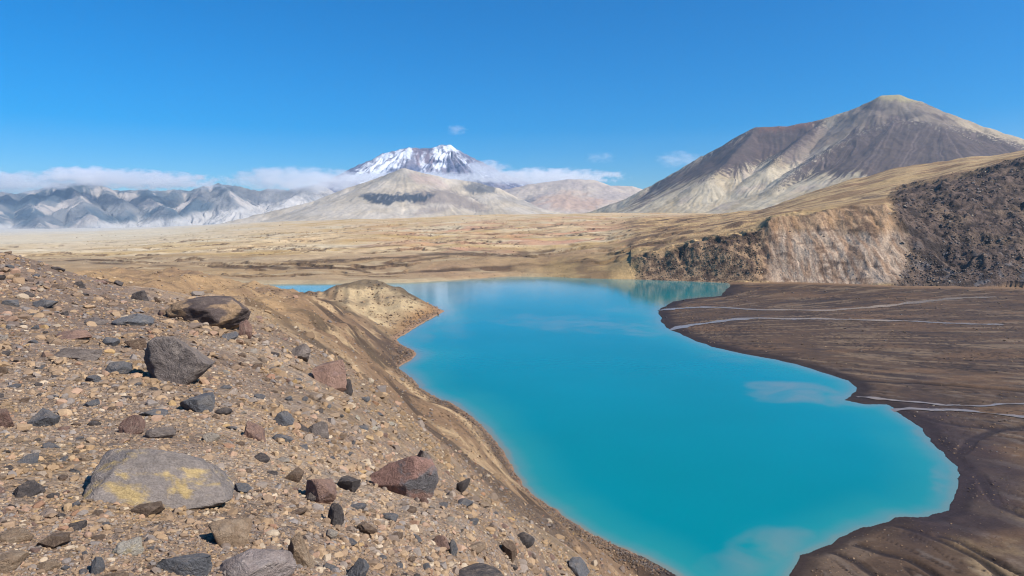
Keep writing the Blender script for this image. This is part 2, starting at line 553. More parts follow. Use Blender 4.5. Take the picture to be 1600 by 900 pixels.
# plain: long low swells running across, and cut banks
pl = is_far * (1 - lava) * ss(0.05, 0.3, lD - KD[1])
Z += pl * 1.2 * fb2(X / 120, Y / 70, 5, 21) * ss(400, 900, G_d) * ss(4000, 1500, G_d)
mound = is_far * (1 - lava) * ss(.03, .15, lD - KD[0]) * ss(1500, 900, G_d) * ss(500, 700, PX) * ss(1300, 1150, PX)
Z += mound * 1.5 * (ridged(X / 130, Y / 80, 4, 27) - 1.0)
terT = 11 * (lD - KD[0]) + 1.0 * fb2(X / 110, Y / 70, 5, 23) + .35 * n2(X / 14, Y / 14, 24)
terF = terT - np.floor(terT)
terG = ss(-.25, .25, fb2(X / 70, Y / 50, 3, 25)) * is_far * (1 - lava) * ss(.03, .10, lD - KD[0]) * ss(1500, 900, G_d) * ss(1250, 1000, PX)
Z += terG * 2.6 * (ss(.80, .97, terF) - terF)
# slope below the brow of the near hill: gullies running down to the lake
g2 = ridged((X + Y * 0.25) / 16, (Y - X) / 70, 3, 44)
Z += is_hill * ss(25, 70, G_d) * ss(3, 20, sd) * 1.3 * (g2 - 0.9)

# incised channels on the mud
chan_px = [[(1405, 810), (1440, 822), (1480, 842), (1530, 868), (1570, 900)], [(1470, 828), (1500, 838), (1540, 862), (1600, 892), (1640, 915)],
           [(1340, 838), (1370, 850), (1420, 866), (1470, 895), (1500, 920)], [(1500, 740), (1530, 735), (1545, 755), (1560, 780), (1600, 800), (1680, 830)],
           [(1500, 700), (1512, 690), (1518, 680), (1560, 665), (1620, 660)], [(1300, 850), (1340, 870), (1380, 900)], [(1340, 612), (1420, 640), (1500, 660), (1620, 668)],
           [(1250, 575), (1350, 590), (1450, 596), (1620, 612)]]
chan = np.zeros(X.shape)
mr = slice(int(np.searchsorted(DD, 40)), int(np.searchsorted(DD, 480)))
for ch in chan_px:
    w = [at_z(a_, b_, 1.2) for a_, b_ in ch]
    wob = 0.5 * n2(X[mr] / 5, Y[mr] / 5, 77)
    d = line_d(X[mr] + wob, Y[mr] + wob, w)
    chan[mr] = np.maximum(chan[mr], ss(0.9, 0.2, d * 110 / G_d[mr] * 0.9))
Z -= is_mud * chan * 0.45 * ss(0, 2, sd)
AP = (2.0, 215.0)
ang = np.arctan2(Y - AP[1], X - AP[0]); rad = np.hypot(X - AP[0], Y - AP[1])
farm = .12 + .88 * ss(100, 190, G_d)
streak = 0.7 * farm * fb2(ang * 22, rad / 60, 4, 61) + 0.5 * fb2(ang * 110, rad / 26, 4, 62) + .3 * fb2(X / 7, Y / 7, 4, 67)
Z += is_mud * 0.012 * streak * ss(1, 8, sd)
wq = .5 * n2(X / 9, Y / 9, 68)
dr = np.zeros(X.shape)
for K_, L_, wd_, sd__ in ((16, 60, .05, 71), (38, 34, .07, 72), (80, 20, .09, 73)):
    nn = n2(ang * K_ + wq * K_ / 40, rad / L_, sd__) + .22 * n2(X / 5, Y / 5, sd__ + 10)
    wq_ = wd_ * (.45 + .55 * ss(90, 190, G_d))
    dr = np.maximum(dr, ss(wq_, wq_ * .4, np.abs(nn)) * ss(-.1, .25, n2(X / 26, Y / 26, sd__ + 20)))
dr *= is_mud * ss(1, 4, sd)
Z -= dr * .12

# shore: land rises from the water line, lake bed drops below it
wsh = np.where(is_mud, 0.02, 0.035) * G_d + 0.8
land = sd > 0
t = ss(0, 1, sd / wsh)
zsh = sd * np.where(is_mud, 0.10, 0.30) + 0.02
Z = np.where(land, zsh * (1 - t) + np.maximum(Z, np.minimum(zsh, 0.4)) * t, np.maximum(sd * 0.2, -3.0) - 0.02)

# ------------------------------------------------------------------ ground colours
px_all, py_all = project(X, Y, Z)
nA = fb2(X / 3.0, Y / 3.0, 4, 201); nB = fb2(X / 22, Y / 22, 5, 202); nC = fb2(X / 0.7, Y / 0.7, 4, 203)
C = np.zeros(X.shape + (3,))
# hillside
c = np.broadcast_to(alb(188, 160, 132), C.shape).copy()
c = mix(c, alb(146, 122, 102), ss(-.1, .6, nA) * .65)
c = mix(c, alb(192, 154, 100), ss(.0, .5, fb2(X / 1.6, Y / 1.6, 4, 205)) * .6)
c = mix(c, alb(128, 104, 88), ss(.1, .5, fb2(X / 2.4 + 9, Y / 2.4, 4, 206)) * .55)
c = mix(c, alb(206, 182, 154), ss(.2, .6, fb2(X / 3.1, Y / 3.1 + 5, 4, 209)) * .5)
farslope = ss(14, 34, G_d)
brow = ss(9, 15, G_d) * ss(40, 20, G_d) * ss(430, 560, PX)
c = mix(c, alb(182, 150, 102), brow * (.35 + .4 * ss(-.3, .4, nA)))
cs = np.broadcast_to(alb(148, 118, 90), C.shape).copy()
cs = mix(cs, alb(204, 172, 130), ss(0.0, .6, fb2((X + Y * .3) / 9, (Y - X * .4) / 30, 5, 207)) * .8)
cs = mix(cs, alb(80, 65, 54), ss(.0, .35, fb2((X + Y * .25) / 10, (Y - X * .4) / 26, 5, 208)) * .85)
c = mix(c, cs, farslope * (PX > 380))
csl = mix(np.broadcast_to(alb(182, 148, 108), C.shape), alb(140, 112, 88), ss(-.2, .5, nB) * .7)
c = mix(c, csl, ss(30, 80, G_d) * ss(520, 400, PX))
lm = ss(10, 14, G_d) * ss(300, 160, PX) * ss(40, 30, G_d)
c = mix(c, alb(142, 118, 104), lm * .6)
# peninsula mound: pale ash face, right half darkened for scrub and painted lake-facing shade
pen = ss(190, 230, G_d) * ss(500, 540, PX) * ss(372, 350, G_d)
c = mix(c, alb(205, 178, 136), pen * (.55 + .4 * ss(-.3, .3, nB)))
scrub_shade = pen * ss(598, 632, px_all + 10 * nB) * ss(478, 462, py_all - (px_all - 650) * .35 + 6 * nA)
c = mix(c, alb(104, 88, 70), scrub_shade * .95)
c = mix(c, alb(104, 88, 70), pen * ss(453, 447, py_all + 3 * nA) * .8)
c = mix(c, alb(160, 118, 78), ss(10, 3, sd) * pen * ss(150, 260, G_d) * .8)
# dark wet rubble along the near shore
rub = ss(.085, .02, sd / G_d + .022 * nB) * ss(60, 80, G_d) * (1 - pen)
c = mix(c, alb(98, 80, 68), rub * (.45 + .5 * ss(-.3, .2, fb2(X / 2.2, Y / 2.2, 4, 211))))
c = mix(c, alb(168, 134, 108), ss(.012, .004, sd / G_d) * .8)
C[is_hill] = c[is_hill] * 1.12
# mud flat
c = np.broadcast_to(alb(100, 79, 62), C.shape).copy()
streak = streak + .35 * fb2(X / 1.6, Y / 1.6, 3, 90)
c = mix(c, alb(74, 62, 56), ss(-.05, .6, streak) * (.35 + .5 * ss(90, 190, G_d)))
c = mix(c, alb(150, 126, 100), ss(.2, .5, fb2(ang * 34, rad / 30, 4, 63) + .3 * nB + .25 * fb2(X / 2, Y / 2, 3, 93)) * .6 * farm)
c = mix(c, alb(128, 98, 72), ss(.1, .6, fb2(X / 40, Y / 12, 4, 64)) * .6)
c = mix(c, alb(160, 150, 140), ss(.38, .5, fb2(ang * 60, rad / 14, 3, 65) + .25 * fb2(X / 1.8, Y / 1.8, 3, 92)) * .22 * ss(240, 120, G_d))
c = mix(c, alb(124, 104, 86), ss(0, .3, n2(X / 16, Y / 16, 94) + .4 * fb2(X / 3, Y / 3, 3, 95)) * ss(170, 100, G_d) * .6)
c = mix(c, alb(186, 158, 118), ss(1460, 1560, PX) * ss(.05, .6, fb2(X / 9, Y / 9, 4, 66)) * ss(130, 90, G_d) * .5)
c = mix(c, alb(54, 44, 40), dr * .75)
c = mix(c, alb(48, 40, 40), chan * .85)
c = mix(c, alb(62, 50, 46), ss(.030, .008, sd / G_d + .006 * n2(X / 6, Y / 6, 69)) * .92)
c = mix(c, alb(66, 54, 56), ss(.11, .03, sd / G_d + .03 * fb2(X / 9, Y / 9, 3, 96)) * ss(1400, 1470, PX) * .8)
c = mix(c, alb(165, 130, 98), ss(-.05, -.008, lD - base_d + .01 * nA) * .7)
C[is_mud] = c[is_mud]
# far land
c = np.broadcast_to(alb(234, 202, 156), C.shape).copy()
s1 = fb2(X / 160, Y / 55, 5, 221); s2 = fb2(X / 60, Y / 22, 5, 222)
c = mix(c, alb(205, 168, 104), ss(-.1, .5, s1) * .75)
c = mix(c, alb(234, 214, 178), ss(.05, .6, fb2(X / 220, Y / 60, 4, 223)) * .8)
c = mix(c, alb(186, 150, 104), ss(.1, .6, s2) * .6 * ss(1800, 800, G_d))
c = mix(c, alb(208, 152, 118), ss(.25, .7, fb2(X / 70, Y / 50, 4, 224)) * .55 * ss(420, 700, px_all) * ss(2500, 900, G_d))
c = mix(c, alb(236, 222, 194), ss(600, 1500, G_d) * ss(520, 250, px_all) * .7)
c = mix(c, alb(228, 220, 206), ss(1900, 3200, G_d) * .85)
c = mix(c, alb(170, 134, 98), ss(.9, .3, ridged(X / 130, Y / 80, 4, 27)) * mound * .5)
c = mix(c, alb(216, 158, 126), ss(.0, .4, fb2(X / 90, Y / 60, 4, 264)) * mound * .65)
# brown benches near the lake and dark cut banks
ben = ss(.20, .02, lD - KD[2] + .05 * nB) * ss(1100, 950, PX) 
c = mix(c, alb(176, 146, 110), ben * .8)
bank = ss(.020, .004, np.abs(lD - (KD[1] + KD[2]) / 2 + .055 * fb2(X / 120, Y / 120, 3, 226))) * ss(-.35, .2, fb2(X / 60, Y / 60, 3, 227)) * ss(1010, 950, PX)
c = mix(c, alb(92, 72, 58), bank * .85)
bank2 = ss(.016, .003, np.abs(lD - KD[2] - .10 + .09 * fb2(X / 150, Y / 150, 3, 228))) * ss(0, .4, fb2(X / 50, Y / 50, 3, 229)) * ss(500, 640, PX) * ss(1100, 1000, PX)
c = mix(c, alb(104, 82, 64), bank2 * .7)
c = mix(c, alb(200, 178, 142), ss(.03, .0, lD - KD[0] + .008 * nB) * ss(1000, 900, PX) * .8)
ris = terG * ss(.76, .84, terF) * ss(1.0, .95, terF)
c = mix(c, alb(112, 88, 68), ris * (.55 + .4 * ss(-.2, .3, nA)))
c = mix(c, alb(232, 208, 166), terG * ss(.5, .1, terF) * .35)
bx = px_all + 10 * n2(X / 40, Y / 40, 261); by = py_all + 2.2 * fb2(X / 30, Y / 30, 4, 262)
for ln_, wd_, st_ in (([(330, 416), (400, 417), (480, 418.5), (545, 420), (572, 424)], 2.6, .85), ([(430, 413), (500, 409), (560, 405), (640, 401), (700, 397), (740, 396), (800, 399), (840, 402)], 2.2, .8),
                      ([(560, 419), (620, 412), (660, 407), (700, 401)], 1.6, .7), ([(680, 385), (720, 390), (770, 392)], 1.6, .6), ([(780, 398), (820, 396), (862, 392)], 2.4, .7), ([(840, 357), (880, 352), (900, 350)], 1.6, .7),
                      ([(470, 391), (540, 386), (620, 384)], 1.3, .5), ([(740, 358), (800, 356)], 1.3, .5), ([(1060, 352), (1090, 354)], 2.0, .6), ([(990, 362), (1040, 358), (1090, 362)], 3.0, .5)):
    mm = (py_all > 335) & (py_all < 440) & is_far
    t_ = np.zeros(X.shape)
    t_[mm] = ss(wd_ * 1.4, wd_ * .4, line_d(bx[mm], by[mm], ln_))
    c = mix(c, alb(92, 72, 58), t_ * st_ * ss(-.8, -.1, fb2(X / 12, Y / 12, 3, 263)))
och = ss(.30, .05, lD - KD[0]) * ss(790, 880, PX) * ss(1060, 980, PX)
c = mix(c, mix(np.broadcast_to(alb(176, 146, 98), C.shape), alb(140, 112, 78), ss(-.2, .4, nB)), och * .8)
# right-hand hills
rh = ss(930, 1010, PX) * ss(1300, 950, G_d)
c = mix(c, mix(np.broadcast_to(alb(214, 178, 126), C.shape), alb(164, 130, 94), ss(-.2, .4, s2)), rh * .85)
dk = rh * ss(.12, .6, fb2(X / 30, Y / 30, 5, 231)) * ss(1280, 1180, PX)
c = mix(c, alb(112, 88, 72), dk * .8)
cl = ss(0, .006, lD - KD[0]) * ss(.012, -.006, lD - KD[1]) * ss(985, 1010, PX)
brn = mix(np.broadcast_to(alb(176, 144, 112), C.shape), alb(112, 90, 74), ss(-.25, .35, fb2(X / 6, Y / 6 + Z / 8, 4, 233)))
pale = mix(np.broadcast_to(alb(216, 188, 160), C.shape), alb(188, 154, 124), ss(-.1, .5, fb2(X / 4, Z / 14, 4, 234)))
pale = mix(pale, alb(196, 152, 104), ss(27, 34, Z + 3 * nB) * .6)
pale = mix(pale, alb(150, 116, 92), ss(.1, .5, fb2(X / 1.6, Z / 22, 4, 236)) * .55)
pale = mix(pale, alb(110, 84, 68), ss(.35, .6, fb2(X / 14, Z / 5, 4, 235)) * .6)
pale = mix(pale, alb(150, 116, 90), ss(1225, 1195, PX + 6 * nB) * .5)
face = mix(brn, pale, ss(1192, 1206, PX + 5 * nA))
c = mix(c, face, cl)
rim = ss(.016, .002, np.abs(lD - KD[1])) * ss(1005, 1030, PX) * ss(1200, 1180, PX) * ss(-.3, .2, nB)
c = mix(c, alb(70, 56, 48), rim * .8)
lav = mix(np.broadcast_to(alb(122, 102, 89), C.shape), alb(76, 65, 59), ss(-.2, .4, fb2(X / 8, Y / 8, 5, 241)))
lav = mix(lav, alb(136, 114, 94), ss(.1, .6, fb2(X / 30, Y / 30, 4, 242)) * .7)
lav = mix(lav, alb(140, 136, 136), ss(.25, .6, fb2(X / 5, Y / 5, 3, 243)) * .5 * ss(.12, .02, lD - KD[0]))
c = mix(c, lav, lava)
lt = ss(.0, .35, fb2(X / 28, Y / 28, 4, 244)) * ss(1260, 1330, PX) * ss(.12, .02, np.abs(lD - (KD[2] * .35 + KD[3] * .65))) * (1 - lava)
c = mix(c, alb(108, 90, 80), lt * .75)
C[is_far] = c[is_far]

# ------------------------------------------------------------------ split the sheet into named pieces of ground
quad_i = np.arange(ND - 1)[:, None] * NT_ + np.arange(NT_ - 1)[None, :]
zone = np.where(is_mud, 1, np.where(is_hill, 0, 2))
zone = np.where((zone == 2) & (PX > 985) & (lD < KD[4] + 0.10) & (PX > 1385) & (lava > .5), 4, zone)
zone = np.where((zone == 2) & (PX > 985) & (lD > KD[0] - .05) & (lD < KD[4] + .2 * 1), 3, zone)
zq = zone[:-1, :-1]
deep = (sd < -0.02 * G_d - 2.0)
dq = deep[:-1, :-1] & deep[1:, 1:] & deep[1:, :-1] & deep[:-1, 1:]
near_attr = ss(60, 12, G_d)


def ground_piece(name, mask, mat, label):
    qi = quad_i[mask & ~dq]
    Fq = np.stack([qi, qi + 1, qi + NT_ + 1, qi + NT_], 1)
    used, inv = np.unique(Fq, return_inverse=True)
    V = np.stack([X.ravel()[used], Y.ravel()[used], Z.ravel()[used]], 1)
    o = mesh_np(name, V, inv.reshape(Fq.shape), mat, C.reshape(-1, 3)[used], True, {'near': near_attr.ravel()[used]})
    tag(o, label, None, None, 'structure')
    return o


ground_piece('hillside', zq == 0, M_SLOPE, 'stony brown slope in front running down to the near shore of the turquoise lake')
ground_piece('mudflat', zq == 1, M_MUD, 'flat dark brown mud delta along the right shore of the lake')
ground_piece('valley_floor', zq == 2, M_PLAIN, 'wide tan and yellow pumice plain behind the lake')
ground_piece('cliff_hill', zq == 3, M_CLIFF, 'tan hill with a pale eroded cliff above the dark mudflat')
ground_piece('lava_slope', zq == 4, M_LAVA, 'dark grey rubbly lava slope right of the pale cliff')

# ------------------------------------------------------------------ lake water
wt = np.radians(np.linspace(-25, 37, 420)); wd = np.exp(np.linspace(math.log(44), math.log(560), 520))
WT, WD = np.meshgrid(wt, wd)
WX, WY = WD * np.sin(WT), WD * np.cos(WT)
wsd = -poly_sd(WX, WY, LAKE)                       # positive inside the lake
wpx, wpy = project(WX, WY, np.zeros_like(WX))
wn3 = fb2(WX / 15 + 1.2 * n2(WX / 14, WY / 14, 305), WY / 8 + 1.0 * n2(WX / 12, WY / 12, 306), 5, 304)
wn1 = fb2(WX / 9, WY / 9, 4, 301); wn2 = fb2(WX / 30, WY / 30, 4, 302)
silt = np.zeros_like(WX)
for (ex, ey, rx, ry, rot, am) in [(1255, 616, 92, 20, .10, .85), (1325, 624, 60, 12, .05, 1.0), (1350, 630, 40, 7, 0, 1.0), (900, 505, 130, 14, .03, .55), (1010, 518, 40, 10, 0, .5), (1130, 560, 60, 9, .1, .25),
                                  (1190, 868, 90, 34, -.3, .55), (705, 505, 38, 26, .6, .30), (650, 530, 40, 16, -.4, .45), (1000, 482, 60, 8, 0, .35), (700, 470, 40, 10, 0, .3), (1480, 755, 30, 50, 0, .5)]:
    ca, sa = math.cos(rot), math.sin(rot)
    du, dv = wpx - ex, wpy - ey
    q = ((du * ca + dv * sa) / rx) ** 2 + ((-du * sa + dv * ca) / ry) ** 2
    silt = np.maximum(silt, am * ss(1.25, .1, q + .55 * wn1 + .4 * wn2 + .5 * wn3) * np.clip(.72 + .8 * wn3, 0, 1))
edge = ss(.035, .0, wsd / WD + .006 * wn2) * np.where(wpx > 1000, .6, .5)
edge = edge * np.where((wpx < 820) & (wpy < 625), 1.25, .8)
silt = np.clip(np.maximum(silt, edge), 0, 1)
rim = ss(.012, .002, wsd / WD + .004 * wn1) * np.where(wpx < 1100, 1, .5) * np.where(WD < 200, 1, .4)
shallow = ss(.10, .0, wsd / WD + .02 * wn2)
nt = NT('lake_water', 0.06, 0.36)
nt.b.inputs['IOR'].default_value = 1.33
tc = nt.n('TexCoord').outputs['Object']
sl = nt.n('Attribute', attribute_name='silt').outputs['Fac']
body = nt.mixc(nt.rng(nt.noise(tc, 0.02, 3.0, .5), .3, .7, 0, 1), alb(0, 140, 149, .62), alb(0, 147, 160, .64))
sh_ = nt.n('Attribute', attribute_name='shallow').outputs['Fac']
body = nt.mixc(nt.math('MULTIPLY', sh_, .7), body, alb(52, 160, 158, .62))
rim_ = nt.n('Attribute', attribute_name='rim').outputs['Fac']
body = nt.mixc(nt.math('MULTIPLY', rim_, .75), body, alb(156, 142, 116, .6))
nt.l(nt.mixc(sl, body, alb(132, 158, 158, .58)), nt.b.inputs['Base Color'])
h = nt.math('ADD', nt.math('MULTIPLY', nt.noise(tc, 0.8, 4.0, .55), .03), nt.math('MULTIPLY', nt.noise(tc, 5.0, 3.0, .5), .004))
nt.l(nt.bump(h, 0.6, 1.0), nt.b.inputs['Normal'])
nq = np.arange(len(wd) - 1)[:, None] * len(wt) + np.arange(len(wt) - 1)[None, :]
keep = wsd > -0.03 * WD - 4
kq = keep[:-1, :-1] | keep[1:, 1:] | keep[1:, :-1] | keep[:-1, 1:]
qi = nq[kq]
o = mesh_np('lake_water', np.stack([WX.ravel(), WY.ravel(), np.zeros(WX.size)], 1), np.stack([qi, qi + 1, qi + len(wt) + 1, qi + len(wt)], 1), nt.m, None, True, {'silt': silt.ravel(), 'shallow': shallow.ravel(), 'rim': rim.ravel()})
tag(o, 'opaque turquoise lake with pale silt plumes along its edges', None, None, 'structure')

# ------------------------------------------------------------------ streams on the mud flat


def ground_z(x, y):
    th = np.arctan2(x, y); d = np.log(np.hypot(x, y))
    fi = np.clip((th - TH[0]) / (TH[1] - TH[0]), 0, NT_ - 1.001)
    fj = np.interp(d, LD, np.arange(ND))
    i, j = fi.astype(int), np.minimum(fj.astype(int), ND - 2)
    a, b = fi - i, fj - j
    return (Z[j, i] * (1 - a) + Z[j, i + 1] * a) * (1 - b) + (Z[j + 1, i] * (1 - a) + Z[j + 1, i + 1] * a) * b


nt = NT('shallow_stream', 0.25, 0.4)
tc = nt.n('TexCoord').outputs['Object']
nt.l(nt.mixc(nt.noise(tc, 0.6, 5.0), alb(140, 122, 106), alb(178, 158, 136)), nt.b.inputs['Base Color'])
M_STREAM = nt.m
streams = [([(1028, 481), (1060, 480), (1110, 479), (1200, 485), (1300, 486), (1370, 481), (1440, 473), (1500, 467), (1560, 465.5)], 2.4, 'farthest pale stream crossing the mudflat below the dark lava slope'),
           ([(1036, 512), (1090, 504.5), (1170, 497), (1250, 499), (1400, 502.5), (1500, 508), (1570, 509.5)], 2.6, 'pale stream joining the lake at the tip of the mudflat'),
           ([(1338, 613), (1400, 620), (1480, 629), (1550, 631.5), (1610, 628)], 2.2, 'thin upper stream of the pair beside the largest silt plume'),
           ([(1322, 626), (1352, 630), (1400, 631), (1480, 636), (1610, 649)], 4.2, 'wider lower stream feeding the largest silt plume')]
for pl_, wpxs, lab in streams:
    w = np.array([at_z(a_, b_, 1.2) for a_, b_ in pl_])
    s = np.linspace(0, len(w) - 1, 160)
    cxs, cys = np.interp(s, np.arange(len(w)), w[:, 0]), np.interp(s, np.arange(len(w)), w[:, 1])
    kk = np.hanning(13); kk /= kk.sum()
    cxs = np.convolve(np.pad(cxs, 6, 'edge'), kk, 'valid'); cys = np.convolve(np.pad(cys, 6, 'edge'), kk, 'valid')
    cys += 0.02 * np.hypot(cxs, cys) * 0.25 * n2(s * 1.7, s * 0, 9)
    D_ = np.hypot(cxs, cys)
    dep = D_ * D_ / CAMZ / F                      # ground metres per pixel of height at that range
    half = 0.5 * wpxs * dep * np.clip(0.75 + 0.6 * n2(s * 3, s * 0 + 4, 10), .45, 1.3) * np.interp(s, [0, .4 * s[-1], s[-1]], [1.1, 1, .6])
    tx, ty = np.gradient(cxs), np.gradient(cys); tl = np.hypot(tx, ty)
    nx, ny = -ty / tl, tx / tl
    rows = []
    for f in (-1, -.5, 0, .5, 1):
        xx, yy = cxs + nx * half * f, cys + ny * half * f
        rows.append(np.stack([xx, yy, ground_z(xx, yy) + 0.12], 1))
    V = np.stack(rows, 1).reshape(-1, 3)
    q = np.arange(159)[:, None] * 5 + np.arange(4)[None, :]
    q = q.ravel()
    tag(mesh_np('stream', V, np.stack([q, q + 1, q + 6, q + 5], 1), M_STREAM), lab, None, None, 'structure')

# ------------------------------------------------------------------ mountains


def mountain(name, label, ridges, pxr, dr, n_th, n_d, base, gully, paint, mat, noise_amp, seed, roundness=0.0, rz=1.0):
    """height field from a skeleton of ridges: (points (px, py, D), slope, spread)"""
    th = np.linspace(float(ray(pxr[0], 330)[0]), float(ray(pxr[1], 330)[0]), n_th)
    d = np.linspace(dr[0], dr[1], n_d)
    T, Dm = np.meshgrid(th, d)
    x, y = Dm * np.sin(T), Dm * np.cos(T)
    hgt = np.full(x.shape, -1e9); qx = np.zeros(x.shape); qy = np.zeros(x.shape); qd = np.zeros(x.shape)
    wx = x + noise_amp * 1.6 * fb2(x / (noise_amp * 18), y / (noise_amp * 18), 4, seed + 40)
    wy = y + noise_amp * 1.6 * fb2(x / (noise_amp * 18), y / (noise_amp * 18), 4, seed + 41)
    for line, s, L in ridges:
        P = [at_d(*p) for p in line]
        segs = list(zip(P[:-1], P[1:])) if len(P) > 1 else [(P[0], P[0])]
        for (ax, ay, az), (bx, by, bz) in segs:
            ex, ey = bx - ax, by - ay
            t = np.clip(((wx - ax) * ex + (wy - ay) * ey) / max(ex * ex + ey * ey, 1e-9), 0, 1)
            cxp, cyp = ax + t * ex, ay + t * ey
            dd = np.hypot(wx - cxp, wy - cyp)
            ddr = np.sqrt(dd * dd + roundness ** 2) - roundness
            hh = az + t * (bz - az) - s * L * np.log1p(ddr / L)
            m = hh > hgt
            hgt = np.where(m, hh, hgt)
            R = gully[1]
            qx = np.where(m, cxp + (wx - cxp) / (dd + 1) * R, qx)
            qy = np.where(m, cyp + (wy - cyp) / (dd + 1) * R, qy)
            qd = np.where(m, dd, qd)
    gl = gully[0]
    rib = ridged(qx / gl, qy / gl, 3, seed) - 0.9
    rib = rib + 0.35 * (ridged(x / (gl * 2.2), y / (gl * 2.2), 3, seed + 3) - .9)
    z = hgt + gully[2] * rib * ss(0, gully[3], qd)
    z += rz * noise_amp * fb2(x / (noise_amp * 9), y / (noise_amp * 9), 6, seed + 5, .55)
    z = np.maximum(z, base - 30)
    ppx, ppy = project(x, y, z)
    env = dict(x=x, y=y, z=z, px=ppx, py=ppy, rib=rib, qx=qx, qy=qy, qd=qd, st=fb2(qx / (gl * .45), qy / (gl * .45), 3, seed + 8))
    col = paint(env)
    q = (np.arange(n_d - 1)[:, None] * n_th + np.arange(n_th - 1)[None, :]).ravel()
    o = mesh_np(name, np.stack([x.ravel(), y.ravel(), z.ravel()], 1), np.stack([q, q + 1, q + n_th + 1, q + n_th], 1), mat, col.reshape(-1, 3))
    tag(o, label, None, None, 'structure')
    return o


def blob(e, poly, feather, wob=0.0, streak=0.0):
    px = e['px'] + wob * fb2(e['x'] / 130, e['y'] / 130, 4, 401)
    py = e['py'] + wob * fb2(e['x'] / 130, e['y'] / 130, 4, 402) + streak * e['st']
    return ss(feather, -feather, poly_sd(px, py, poly))


def base_col(e, a_, b_, lam, seed):
    return mix(np.broadcast_to(alb(*a_), e['x'].shape + (3,)), alb(*b_), ss(-.4, .5, fb2(e['x'] / lam, e['y'] / lam, 5, seed)))


# the dark cone on the right
def paint_cone(e):
    c = base_col(e, (222, 204, 172), (200, 178, 142), 160, 411)
    c = mix(c, alb(214, 190, 168), ss(.2, .7, fb2(e['x'] / 90, e['y'] / 90, 4, 412)) * .6)
    c = mix(c, alb(172, 154, 122), ss(.1, .7, e['st']) * .55)
    c = mix(c, alb(232, 216, 190), ss(.1, .7, -e['st']) * .4)
    dark = mix(np.broadcast_to(alb(90, 73, 70), c.shape), alb(132, 112, 104), ss(.05, .8, e['st']))
    left = blob(e, [(980, 330), (1015, 288), (1100, 240), (1180, 190), (1300, 180), (1270, 215), (1225, 248), (1180, 262), (1120, 275), (1060, 290)], 7, 4, 16)
    c = mix(c, mix(np.broadcast_to(alb(86, 68, 66), c.shape), alb(112, 90, 84), ss(0, .7, e['st'])), left * .92)
    mid = blob(e, [(1215, 262), (1240, 225), (1330, 175), (1400, 160), (1420, 185), (1340, 200), (1280, 232), (1250, 252)], 6, 5, 10)
    c = mix(c, alb(128, 108, 98), mid * .75)
    front = blob(e, [(1205, 292), (1290, 230), (1330, 205), (1395, 184), (1470, 188), (1600, 224), (1720, 250), (1720, 320), (1400, 300), (1340, 274), (1280, 276)], 6, 4, 16)
    c = mix(c, dark, front * .92)
    top = blob(e, [(1300, 190), (1340, 168), (1395, 140), (1480, 170), (1560, 205), (1500, 200), (1400, 185)], 6, 6, 4)
    c = mix(c, mix(np.broadcast_to(alb(150, 132, 114), c.shape), alb(104, 90, 84), ss(-.1, .5, fb2(e['x'] / 60, e['y'] / 60, 4, 415))), top * .85)
    cap = blob(e, [(1360, 158), (1385, 142), (1420, 146), (1440, 158), (1400, 156)], 4, 3, 4)
    c = mix(c, alb(196, 180, 130), cap * .8)
    band = blob(e, [(1480, 178), (1600, 212), (1700, 240), (1700, 252), (1600, 228), (1500, 196)], 4, 3, 4)
    c = mix(c, alb(206, 184, 150), band * .8)
    rust = blob(e, [(1180, 196), (1290, 182), (1250, 202), (1190, 208)], 5, 3, 6)
    return mix(c, alb(160, 112, 86), rust * .5)


mountain('cone_mountain', 'tall dark brown cone mountain on the right with pale lower slopes',
         [([(940, 330, 3150), (1015, 291, 3100), (1100, 243, 3050), (1180, 199, 3000), (1232, 197, 3000), (1290, 186, 3000), (1340, 167, 3000), (1378, 149, 3000), (1405, 148, 3000), (1435, 158, 3000), (1480, 176, 3000), (1540, 199, 3000), (1600, 218, 3000), (1720, 256, 3000), (1900, 300, 3000)], .80, 900),
          ([(1400, 188, 2760), (1345, 206, 2700), (1295, 233, 2600), (1250, 263, 2480), (1215, 290, 2350)], .66, 700),
          ([(1400, 188, 2760), (1470, 192, 2740), (1540, 208, 2720), (1620, 229, 2700), (1750, 262, 2700)], .62, 800),
          ([(1290, 188, 2980), (1240, 225, 2780), (1200, 262, 2560)], .7, 500),
          ([(1182, 201, 2990), (1150, 240, 2760), (1110, 275, 2560)], .7, 500)],
         (860, 2000), (1500, 3900), 620, 420, 40, (26, 260, 2.4, 160), paint_cone, M_MOUNT, 5.0, 500, 12.0, .35)


